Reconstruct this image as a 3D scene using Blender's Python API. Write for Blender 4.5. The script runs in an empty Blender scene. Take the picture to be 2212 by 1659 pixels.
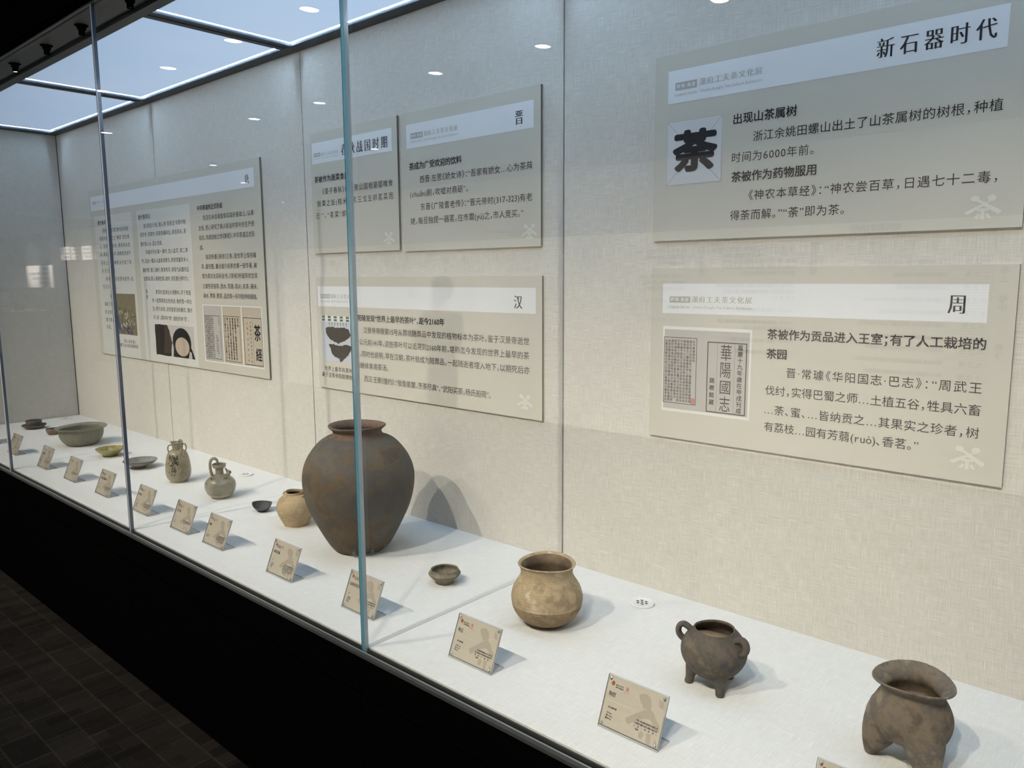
import bpy, bmesh, math, random
import numpy as np
from mathutils import Vector, Matrix

S = bpy.context.scene
U = 0.00125            # metres per layout unit; all layout numbers below are in these units
FLOOR = 500.0          # the case deck (z = 0 in layout units) stands this high above the floor


def P3(x, y, z):
    return Vector((x * U, y * U, (z + FLOOR) * U))


# ---------------------------------------------------------------- camera
cam_d = bpy.data.cameras.new('camera')
cam = bpy.data.objects.new('camera', cam_d)
S.collection.objects.link(cam)
S.camera = cam
YAW, PITCH, ROLL = math.radians(41.8188), math.radians(7.9563), math.radians(0.3343)
_f = Vector((-math.sin(YAW) * math.cos(PITCH), math.cos(YAW) * math.cos(PITCH), -math.sin(PITCH)))
_r = Vector((math.cos(YAW), math.sin(YAW), 0))
_d = _f.cross(_r)
_r2 = _r * math.cos(ROLL) + _d * math.sin(ROLL)
_d2 = -_r * math.sin(ROLL) + _d * math.cos(ROLL)
_m = Matrix((_r2, -_d2, -_f)).transposed().to_4x4()
CAM = (4894.54, -1647.31, 795.30)
_m.translation = P3(*CAM)
cam.matrix_world = _m
cam_d.sensor_fit = 'HORIZONTAL'
cam_d.sensor_width = 36.0
cam_d.lens = 1671.86 / 2212 * 36.0
cam_d.clip_start = 0.02

# ---------------------------------------------------------------- view, world
S.view_settings.view_transform = 'Standard'
S.view_settings.look = 'None'
S.view_settings.exposure = 0.0
S.view_settings.gamma = 1.0
S.view_settings.use_curve_mapping = False
w = bpy.data.worlds.new('world')
S.world = w
w.use_nodes = True
w.node_tree.nodes['Background'].inputs[0].default_value = (0.8, 0.85, 1.0, 1)
w.node_tree.nodes['Background'].inputs[1].default_value = 0.0
try:
    S.cycles.max_bounces = 7
    S.cycles.diffuse_bounces = 3
    S.cycles.glossy_bounces = 4
    S.cycles.transmission_bounces = 4
    S.cycles.transparent_max_bounces = 14
    S.cycles.sample_clamp_indirect = 3.0
    S.cycles.caustics_reflective = False
    S.cycles.caustics_refractive = False
except Exception:
    pass

# light levels
PANEL_EMIT = 1.0       # luminous ceiling of the case
STRIP_EMIT = 150.0      # thin bright rims of the luminous panels
SPOT_W = 190.0         # gallery downlights that shine through the glass
WALL_W = 1700.0          # gallery downlights that shine on the opposite wall
WARM = (1.0, 0.885, 0.755)

# big lamps: gallery downlights, spotted through the glass on to the case (x, y) in layout units
LAMP_Z = 2080.0
ROW_CASE = [(-951, -2012), (-30, -2046), (782, -2036), (1521, -2030), (2180, -2030), (2790, -2030), (3600, -2030),
            (4420, -2030), (4800, -2030)]  # the last lamp is added to brighten the right end of the deck
ROW_WALL = [(-1064, -3227), (1086, -3258), (1961, -3275), (3050, -3270), (4150, -3270), (-180, -3250)]
ROW_FAR = [(-3811, -4292), (-5113, -5403), (-7199, -7318), (-1559, -4858), (-2570, -2650)]


def spot(name, loc, target, power, angle, blend, radius, color=WARM):
    ld = bpy.data.lights.new(name, 'SPOT')
    ld.energy = power
    ld.color = color
    ld.spot_size = math.radians(angle)
    ld.spot_blend = blend
    ld.shadow_soft_size = radius
    o = bpy.data.objects.new(name, ld)
    S.collection.objects.link(o)
    o.location = P3(*loc)
    o.rotation_euler = (P3(*target) - P3(*loc)).to_track_quat('-Z', 'Y').to_euler()
    return o


for i, (x, y) in enumerate(ROW_CASE):
    spot('gallery_spot_light', (x, y, LAMP_Z - 12), (x + 40, -345, 0), SPOT_W, 58, 1.0, 0.022)
for i, (x, y) in enumerate(ROW_WALL):
    spot('wall_spot_light', (x, y, LAMP_Z - 12), (x, -4385, 560), WALL_W, 95, 0.9, 0.03)
for (x, y) in [(-8850, -3700), (-8080, -3700), (-10600, -3600), (-9500, -3600)]:
    spot('far_wall_light', (x, y, 1900), (x, -4385, 1050), WALL_W * 0.22, 40, 0.9, 0.05)

# ---------------------------------------------------------------- materials


class NT:
    def __init__(self, name):
        self.m = bpy.data.materials.new(name)
        self.m.use_nodes = True
        self.t = self.m.node_tree
        self.t.nodes.clear()
        self.out = self.n('ShaderNodeOutputMaterial')

    def n(self, typ, **kw):
        nd = self.t.nodes.new(typ)
        for k, v in kw.items():
            setattr(nd, k, v)
        return nd

    def l(self, a, b):
        self.t.links.new(a, b)

    def coord(self, kind='Object', scale=(1, 1, 1), rot=(0, 0, 0)):
        tc = self.n('ShaderNodeTexCoord')
        mp = self.n('ShaderNodeMapping')
        mp.inputs['Scale'].default_value = scale
        mp.inputs['Rotation'].default_value = rot
        self.l(tc.outputs[kind], mp.inputs['Vector'])
        return mp.outputs[0]

    def noise(self, vec, scale=1.0, detail=2.0, rough=0.5):
        nd = self.n('ShaderNodeTexNoise')
        nd.inputs['Scale'].default_value = scale
        nd.inputs['Detail'].default_value = detail
        nd.inputs['Roughness'].default_value = rough
        self.l(vec, nd.inputs['Vector'])
        return nd.outputs['Fac']

    def ramp(self, fac, stops):
        nd = self.n('ShaderNodeValToRGB')
        cr = nd.color_ramp
        while len(cr.elements) < len(stops):
            cr.elements.new(0.5)
        for e, (p, c) in zip(cr.elements, stops):
            e.position = p
            e.color = (c, c, c, 1) if isinstance(c, (int, float)) else (*c, 1)
        self.l(fac, nd.inputs[0])
        return nd.outputs[0]

    def mix(self, fac, a, b, mode='MIX'):
        nd = self.n('ShaderNodeMix', data_type='RGBA', blend_type=mode)
        if isinstance(fac, (int, float)):
            nd.inputs[0].default_value = fac
        else:
            self.l(fac, nd.inputs[0])
        for idx, v in ((6, a), (7, b)):
            if isinstance(v, tuple):
                nd.inputs[idx].default_value = (*v, 1)
            else:
                self.l(v, nd.inputs[idx])
        return nd.outputs[2]

    def math(self, op, a, b=0.0, c=0.0):
        nd = self.n('ShaderNodeMath', operation=op)
        for i, v in enumerate((a, b, c)):
            if isinstance(v, (int, float)):
                nd.inputs[i].default_value = v
            else:
                self.l(v, nd.inputs[i])
        return nd.outputs[0]

    def bump(self, h, strength=0.3, dist=0.002):
        nd = self.n('ShaderNodeBump')
        nd.inputs['Strength'].default_value = strength
        nd.inputs['Distance'].default_value = dist
        self.l(h, nd.inputs['Height'])
        return nd.outputs[0]

    def bsdf(self, color, rough=0.6, metal=0.0, spec=0.5, normal=None, coat=0.0):
        b = self.n('ShaderNodeBsdfPrincipled')
        for nm, v in (('Base Color', color), ('Roughness', rough)):
            if isinstance(v, tuple):
                b.inputs[nm].default_value = (*v, 1)
            elif isinstance(v, (int, float)):
                b.inputs[nm].default_value = v
            else:
                self.l(v, b.inputs[nm])
        b.inputs['Metallic'].default_value = metal
        b.inputs['Specular IOR Level'].default_value = spec
        b.inputs['Coat Weight'].default_value = coat
        b.inputs['Coat Roughness'].default_value = 0.06
        if normal is not None:
            self.l(normal, b.inputs['Normal'])
        self.l(b.outputs[0], self.out.inputs[0])
        return self.m


def plain(name, color, rough=0.6, metal=0.0, spec=0.4, var=0.06, scale=60):
    t = NT(name)
    n = t.noise(t.coord(), scale, 3)
    c2 = tuple(max(0.0, c * (1 - var * 2)) for c in color)
    return t.bsdf(t.mix(n, color, c2), rough, metal, spec)


def emit(name, color, strength):
    t = NT(name)
    e = t.n('ShaderNodeEmission')
    e.inputs[0].default_value = (*color, 1)
    e.inputs[1].default_value = strength
    t.l(e.outputs[0], t.out.inputs[0])
    return t.m


def linen(name, a, b, axes, bump=0.25, fine=1.0, amount=1.0):
    """woven cloth: long thin threads along both axes"""
    t = NT(name)
    s1 = [1500 * fine] * 3
    s2 = [1500 * fine] * 3
    for i in range(3):
        if i == axes[0]:
            s1[i], s2[i] = 24, 780 * fine
        elif i == axes[1]:
            s1[i], s2[i] = 780 * fine, 24
        else:
            s1[i] = s2[i] = 1
    q1 = [c * 0.37 if c < 100 else c * 1.45 for c in s1]
    q2 = [c * 0.37 if c < 100 else c * 1.45 for c in s2]
    h = t.math('ADD', t.math('MULTIPLY', t.noise(t.coord(scale=s1), 1.0, 1.0), 0.6), t.math('MULTIPLY', t.noise(t.coord(scale=q1), 1.0, 1.0), 0.4))
    v = t.math('ADD', t.math('MULTIPLY', t.noise(t.coord(scale=s2), 1.0, 1.0), 0.6), t.math('MULTIPLY', t.noise(t.coord(scale=q2), 1.0, 1.0), 0.4))
    big = t.noise(t.coord(scale=(6, 6, 6)), 1.0, 3)
    hv = t.math('ADD', t.math('MULTIPLY', h, 0.5), t.math('MULTIPLY', v, 0.5))
    k = t.ramp(hv, [(0.41, 0.0), (0.60, 0.75)])
    # thicker pale slubs here and there
    sl = t.math('MAXIMUM', t.ramp(h, [(0.60, 0.0), (0.66, 1.0)]), t.ramp(v, [(0.60, 0.0), (0.66, 1.0)]))
    k = t.math('MAXIMUM', k, sl)
    col = t.mix(k, b, a)
    col = t.mix(t.math('MULTIPLY', big, 0.35 * amount), col, tuple(c * 0.86 for c in b))
    return t.bsdf(col, 0.9, 0, 0.15, t.bump(k, bump, 0.0012))


def glass(name, tint, f0=0.045):
    t = NT(name)
    geo = t.n('ShaderNodeNewGeometry')
    dt = t.n('ShaderNodeVectorMath', operation='DOT_PRODUCT')
    t.l(geo.outputs['Normal'], dt.inputs[0])
    t.l(geo.outputs['Incoming'], dt.inputs[1])
    c = t.math('ABSOLUTE', dt.outputs['Value'])
    p = t.math('POWER', t.math('SUBTRACT', 1.0, c), 5.0)
    f = t.math('ADD', t.math('MULTIPLY', p, 1 - f0), f0)
    tr = t.n('ShaderNodeBsdfTransparent')
    tr.inputs[0].default_value = (*tint, 1)
    gl = t.n('ShaderNodeBsdfGlossy')
    gl.inputs['Roughness'].default_value = 0.0
    mx = t.n('ShaderNodeMixShader')
    t.l(f, mx.inputs[0])
    t.l(tr.outputs[0], mx.inputs[1])
    t.l(gl.outputs[0], mx.inputs[2])
    t.l(mx.outputs[0], t.out.inputs[0])
    return t.m


def clay(name, cols, scale=18, rough=0.75, spec=0.3, coat=0.0, lines=None, speck=0.15, bump=0.25):
    """fired clay: blotches of a few colours, fine grain, optional pressed pattern on the UVs (u round, v up, in metres)"""
    t = NT(name)
    co = t.coord()
    n = t.noise(co, scale, 5, 0.62)
    k = len(cols)
    col = t.ramp(n, [(0.38 + 0.25 * i / max(1, k - 1), c) for i, c in enumerate(cols)])
    g = t.noise(co, 420, 3, 0.7)
    col = t.mix(t.math('MULTIPLY', g, speck), col, tuple(c * 0.35 for c in cols[0]))
    h = t.math('MULTIPLY', g, 0.35)
    if lines:
        for kind, freq, amt, dark in lines:
            if kind == 'cross':
                a = t.n('ShaderNodeTexWave', wave_type='BANDS', bands_direction='X')
                a.inputs['Scale'].default_value = freq
                a.inputs['Distortion'].default_value = 1.5
                a.inputs['Detail'].default_value = 1
                t.l(t.coord('UV', rot=(0, 0, math.radians(38))), a.inputs['Vector'])
                b = t.n('ShaderNodeTexWave', wave_type='BANDS', bands_direction='X')
                b.inputs['Scale'].default_value = freq
                b.inputs['Distortion'].default_value = 1.5
                b.inputs['Detail'].default_value = 1
                t.l(t.coord('UV', rot=(0, 0, math.radians(-52))), b.inputs['Vector'])
                v = t.math('MINIMUM', a.outputs['Fac'], b.outputs['Fac'])
            else:
                a = t.n('ShaderNodeTexWave', wave_type='BANDS', bands_direction='X' if kind == 'vert' else 'Y')
                a.inputs['Scale'].default_value = freq
                a.inputs['Distortion'].default_value = 2.5
                a.inputs['Detail'].default_value = 2
                t.l(t.coord('UV'), a.inputs['Vector'])
                v = a.outputs['Fac']
            patch = t.ramp(t.noise(co, 14, 2), [(0.35, 0.15), (0.6, 1.0)])
            vv = t.math('MULTIPLY', v, patch)
            h = t.math('ADD', h, t.math('MULTIPLY', vv, amt))
            col = t.mix(t.math('MULTIPLY', t.math('SUBTRACT', 1.0, v), t.math('MULTIPLY', patch, dark)), col,
                        tuple(c * 0.5 for c in cols[0]))
    return t.bsdf(col, rough, 0, spec, t.bump(h, bump, 0.002), coat)


M = {}
M['linen_wall'] = linen('linen_wall', (0.89, 0.86, 0.81), (0.61, 0.585, 0.54), (0, 2))
M['linen_end'] = linen('linen_end', (0.82, 0.79, 0.74), (0.58, 0.555, 0.51), (1, 2))
M['deck_cloth'] = linen('deck_cloth', (0.82, 0.815, 0.80), (0.68, 0.675, 0.66), (0, 1), 0.2, 0.8, 0.3)
M['black_lacquer'] = plain('black_lacquer', (0.0010, 0.0010, 0.0011), 0.85, 0, 0.0)
M['dark_soffit'] = plain('dark_soffit', (0.046, 0.049, 0.053), 0.55)
M['frame_grey'] = plain('frame_grey', (0.030, 0.034, 0.043), 0.5)
M['rail_metal'] = plain('rail_metal', (0.06, 0.065, 0.07), 0.35, 0.6)
M['rail_light'] = plain('rail_light', (0.28, 0.33, 0.34), 0.3, 0.5)
M['glass'] = glass('glass', (0.975, 0.99, 0.985))
def frosted(name, c1, c2, axis_scale):
    # sealed glass edge: passes light from inside the case, with fine upright streaks
    t = NT(name)
    n = t.noise(t.coord(scale=axis_scale), 1.0, 2)
    col = t.mix(n, c1, c2)
    d = t.n('ShaderNodeBsdfDiffuse')
    tl = t.n('ShaderNodeBsdfTranslucent')
    g = t.n('ShaderNodeBsdfGlossy')
    g.inputs['Roughness'].default_value = 0.15
    t.l(col, d.inputs[0])
    t.l(col, tl.inputs[0])
    m1 = t.n('ShaderNodeMixShader')
    m1.inputs[0].default_value = 0.75
    t.l(d.outputs[0], m1.inputs[1])
    t.l(tl.outputs[0], m1.inputs[2])
    m2 = t.n('ShaderNodeMixShader')
    m2.inputs[0].default_value = 0.12
    t.l(m1.outputs[0], m2.inputs[1])
    t.l(g.outputs[0], m2.inputs[2])
    t.l(m2.outputs[0], t.out.inputs[0])
    return t.m


M['glass_edge'] = frosted('glass_edge', (0.62, 0.63, 0.68), (0.95, 0.95, 0.97), (200, 200, 1.5))
M['glass_edge_navy'] = frosted('glass_edge_navy', (0.04, 0.07, 0.13), (0.10, 0.14, 0.22), (200, 200, 1.5))
M['glass_joint_grey'] = frosted('glass_joint_grey', (0.50, 0.52, 0.54), (0.75, 0.77, 0.80), (200, 200, 1.5))
M['glass_joint'] = frosted('glass_joint', (0.10, 0.33, 0.43), (0.18, 0.45, 0.55), (200, 200, 1.5))
M['acrylic'] = glass('acrylic', (0.95, 0.955, 0.96), 0.05)
M['acrylic_edge'] = plain('acrylic_edge', (0.62, 0.62, 0.63), 0.15, 0, 0.6)
M['board'] = plain('board', (0.615, 0.59, 0.525), 0.55, 0, 0.3, 0.02)
M['board_edge_shade'] = plain('board_edge_shade', (0.20, 0.18, 0.15), 0.7)  # dark lower and right board edges, with the shadow line painted into the colour
M['strip_white'] = plain('strip_white', (0.84, 0.85, 0.88), 0.5, 0, 0.3, 0.01)
M['panel_white'] = plain('panel_white', (0.70, 0.70, 0.67), 0.5, 0, 0.3, 0.01)
M['square_pale'] = plain('square_pale', (0.68, 0.69, 0.71), 0.5, 0, 0.3, 0.01)
M['ink'] = plain('ink', (0.020, 0.020, 0.026), 0.6, 0, 0.2, 0.02)
M['ink_grey'] = plain('ink_grey', (0.46, 0.46, 0.44), 0.6, 0, 0.2, 0.02)
M['ink_line'] = plain('ink_line', (0.45, 0.45, 0.45), 0.6, 0, 0.2, 0.02)
M['mark_pale'] = plain('mark_pale', (0.74, 0.73, 0.68), 0.6, 0, 0.2, 0.02)
M['photo_white'] = plain('photo_white', (0.80, 0.80, 0.78), 0.5, 0, 0.3, 0.01)
M['page_grey'] = plain('page_grey', (0.52, 0.50, 0.48), 0.7, 0, 0.2, 0.06, 30)
M['page_tan'] = plain('page_tan', (0.56, 0.49, 0.40), 0.7, 0, 0.2, 0.06, 30)
M['card_paper'] = plain('card_paper', (0.61, 0.545, 0.45), 0.6, 0, 0.3, 0.03)
M['card_figure'] = plain('card_figure', (0.48, 0.42, 0.345), 0.6, 0, 0.3, 0.03)
M['card_red'] = plain('card_red', (0.35, 0.06, 0.05), 0.6)
M['card_pink'] = plain('card_pink', (0.52, 0.22, 0.18), 0.6)
M['chrome'] = plain('chrome', (0.75, 0.75, 0.76), 0.2, 0.9)
M['white_plastic'] = plain('white_plastic', (0.83, 0.83, 0.82), 0.4)
M['slot_dark'] = plain('slot_dark', (0.05, 0.05, 0.05), 0.7)
M['sky_panel'] = None
t = NT('sky_panel')
n_ = t.noise(t.coord(scale=(1.1, 1.6, 1)), 1.0, 3)
e_ = t.n('ShaderNodeEmission')
t.l(t.mix(n_, (0.45, 0.62, 0.90), (0.60, 0.72, 0.90)), e_.inputs[0])
e_.inputs[1].default_value = PANEL_EMIT
t.l(e_.outputs[0], t.out.inputs[0])
M['sky_panel'] = t.m
M['light_rim'] = emit('light_rim', (0.52, 0.745, 1.0), STRIP_EMIT)
M['lens_lit'] = emit('lens_lit', (1.0, 0.93, 0.82), 70.0)
M['lens_small'] = emit('lens_small', (1.0, 0.95, 0.88), 12.0)
M['lens_off'] = plain('lens_off', (0.02, 0.02, 0.022), 0.2)
M['gallery_black'] = plain('gallery_black', (0.004, 0.004, 0.0043), 0.9, 0, 0.0)
M['gallery_wall'] = plain('gallery_wall', (0.50, 0.48, 0.44), 0.85)
M['gallery_dark'] = plain('gallery_dark', (0.03, 0.03, 0.03), 0.9, 0, 0.1)
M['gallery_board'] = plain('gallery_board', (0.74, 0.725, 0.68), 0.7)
t = NT('carpet')
b_ = t.n('ShaderNodeTexBrick')
b_.inputs['Color1'].default_value = (0.055, 0.052, 0.046, 1)
b_.inputs['Color2'].default_value = (0.10, 0.098, 0.092, 1)
b_.inputs['Mortar'].default_value = (0.16, 0.155, 0.14, 1)
b_.inputs['Scale'].default_value = 3.1
b_.inputs['Mortar Size'].default_value = 0.012
b_.inputs['Mortar Smooth'].default_value = 0.1
b_.inputs['Brick Width'].default_value = 0.55
b_.inputs['Row Height'].default_value = 0.36
t.l(t.coord(), b_.inputs['Vector'])
b2_ = t.n('ShaderNodeTexBrick')
b2_.inputs['Color1'].default_value = (0.4, 0.4, 0.42, 1)
b2_.inputs['Color2'].default_value = (1.0, 1.0, 1.0, 1)
b2_.inputs['Mortar'].default_value = (1.3, 1.3, 1.25, 1)
b2_.inputs['Scale'].default_value = 7.3
b2_.inputs['Mortar Size'].default_value = 0.01
b2_.inputs['Brick Width'].default_value = 0.9
b2_.inputs['Row Height'].default_value = 0.42
t.l(t.coord(rot=(0, 0, math.pi / 2)), b2_.inputs['Vector'])
rib = t.n('ShaderNodeTexWave', wave_type='BANDS', bands_direction='X')
rib.inputs['Scale'].default_value = 60
rib.inputs['Distortion'].default_value = 1.0
t.l(t.coord(), rib.inputs['Vector'])
pile = t.noise(t.coord(scale=(300, 300, 300)), 1.0, 2)
c_ = t.mix(1.0, b_.outputs[0], b2_.outputs[0], 'MULTIPLY')
c_ = t.mix(1.0, c_, (0.22, 0.21, 0.20), 'MULTIPLY')
c_ = t.mix(t.math('MULTIPLY', pile, 0.6), c_, (0.005, 0.005, 0.005))
c_ = t.mix(t.math('MULTIPLY', rib.outputs['Fac'], 0.35), c_, (0.005, 0.005, 0.005))
M['carpet'] = t.bsdf(c_, 0.95, 0, 0.05, t.bump(pile, 0.5, 0.003))

# pottery
M['jar_clay'] = clay('jar_clay', [(0.125, 0.118, 0.11), (0.17, 0.137, 0.098), (0.14, 0.13, 0.118), (0.255, 0.168, 0.088), (0.175, 0.142, 0.103)],
                     7, 0.8, 0.25, 0, [('cross', 68, 1.1, 0.7)], 0.3, 0.5)
M['jar_rim'] = clay('jar_rim', [(0.12, 0.085, 0.065), (0.19, 0.125, 0.09), (0.14, 0.105, 0.08)], 12, 0.75, 0.3, 0,
                    [('horiz', 110, 0.5, 0.25)])
M['tan_clay'] = clay('tan_clay', [(0.324, 0.243, 0.154), (0.5022, 0.3888, 0.243), (0.4374, 0.332, 0.2106), (0.648, 0.5346, 0.3806)], 13,
                     0.8, 0.25, 0, [('horiz', 38, 0.25, 0.13)], 0.22, 0.4)
M['tan_stamped'] = clay('tan_stamped', [(0.2329, 0.1552, 0.0931), (0.4036, 0.295, 0.1786), (0.326, 0.2329, 0.1397), (0.4657, 0.3415, 0.2018)], 13,
                        0.8, 0.25, 0, [('horiz', 46, 0.9, 0.3), ('vert', 46, 0.6, 0.3)], 0.25, 0.7)
M['tan_inside'] = clay('tan_inside', [(0.192, 0.132, 0.096), (0.264, 0.192, 0.138), (0.36, 0.276, 0.192)], 16, 0.85, 0.2)
M['soot'] = plain('soot', (0.03, 0.03, 0.033), 0.9, 0, 0.1, 0.3, 200)
M['buff_clay'] = clay('buff_clay', [(0.3795, 0.276, 0.161), (0.5175, 0.391, 0.2415), (0.46, 0.345, 0.2127), (0.598, 0.46, 0.299)], 12, 0.75,
                      0.3, 0, [('horiz', 22, 0.2, 0.08)], 0.15, 0.35)
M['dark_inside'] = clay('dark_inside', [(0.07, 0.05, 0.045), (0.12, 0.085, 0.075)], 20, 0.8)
M['ding_clay'] = clay('ding_clay', [(0.0836, 0.08, 0.08), (0.1582, 0.1265, 0.0967), (0.121, 0.1024, 0.0856), (0.2326, 0.186, 0.1302)],
                      16, 0.8, 0.25, 0, [('vert', 80, 1.0, 0.5)], 0.28, 0.5)
M['li_clay'] = clay('li_clay', [(0.1155, 0.0957, 0.0792), (0.2063, 0.1617, 0.1188), (0.1403, 0.1238, 0.1089), (0.2805, 0.2228, 0.1568)], 13,
                    0.82, 0.22, 0, None, 0.22, 0.35)
M['soil'] = clay('soil', [(0.208, 0.152, 0.104), (0.336, 0.248, 0.168)], 30, 0.95, 0.1)
M['green_stone'] = clay('green_stone', [(0.156, 0.15, 0.114), (0.228, 0.216, 0.162), (0.192, 0.18, 0.138), (0.276, 0.252, 0.186)], 12,
                        0.5, 0.4, 0.1, None, 0.12, 0.15)
M['basin_glaze'] = clay('basin_glaze', [(0.1875, 0.1875, 0.1438), (0.2438, 0.2375, 0.1812), (0.2188, 0.2125, 0.1625), (0.2875, 0.275, 0.2063)], 7,
                        0.55, 0.4, 0.05, None, 0.1, 0.12)
M['brown_bowl'] = clay('brown_bowl', [(0.18, 0.132, 0.09), (0.288, 0.21, 0.138), (0.204, 0.156, 0.108)], 22, 0.7)
M['grey_cup'] = clay('grey_cup', [(0.1125, 0.1, 0.0813), (0.175, 0.1562, 0.125), (0.1375, 0.1187, 0.1)], 22, 0.7)
M['amber_glaze'] = clay('amber_glaze', [(0.221, 0.1755, 0.039), (0.325, 0.26, 0.065), (0.403, 0.351, 0.156)], 14, 0.15, 0.6, 0.9, None,
                        0.08, 0.05)
M['amber_foot'] = clay('amber_foot', [(0.13, 0.1, 0.04), (0.18, 0.14, 0.06)], 20, 0.5)
M['grey_dish'] = clay('grey_dish', [(0.168, 0.156, 0.138), (0.24, 0.222, 0.192), (0.3, 0.282, 0.246)], 14, 0.45, 0.4, 0.2)
M['grey_dish_rim'] = clay('grey_dish_rim', [(0.06, 0.055, 0.06), (0.09, 0.085, 0.085)], 20, 0.4)
M['ewer_glaze'] = clay('ewer_glaze', [(0.221, 0.1885, 0.1235), (0.325, 0.2795, 0.182), (0.273, 0.234, 0.156), (0.39, 0.325, 0.221)], 14,
                       0.28, 0.5, 0.6, None, 0.12, 0.12)
M['ewer_green'] = clay('ewer_green', [(0.035, 0.036, 0.022), (0.06, 0.06, 0.038)], 40, 0.28, 0.5, 0.5, None, 0.1, 0.1)
M['celadon'] = clay('celadon', [(0.2246, 0.2036, 0.1404), (0.3019, 0.2738, 0.1966), (0.2597, 0.2387, 0.1685)], 14, 0.25, 0.5, 0.7, None, 0.1,
                    0.12)
M['bare_base'] = clay('bare_base', [(0.48, 0.41, 0.32), (0.58, 0.50, 0.39)], 20, 0.8)
M['slate_bowl'] = clay('slate_bowl', [(0.0715, 0.0715, 0.0741), (0.1105, 0.1079, 0.1066), (0.091, 0.0884, 0.0884)], 16, 0.65)
M['spotdish'] = clay('spotdish', [(0.15, 0.1275, 0.093), (0.255, 0.2175, 0.1575), (0.195, 0.1725, 0.1275), (0.3, 0.2475, 0.18)], 26, 0.75,
                     0.3, 0, None, 0.3, 0.6)
M['clear_mount'] = glass('clear_mount', (0.97, 0.97, 0.97), 0.22)


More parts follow.
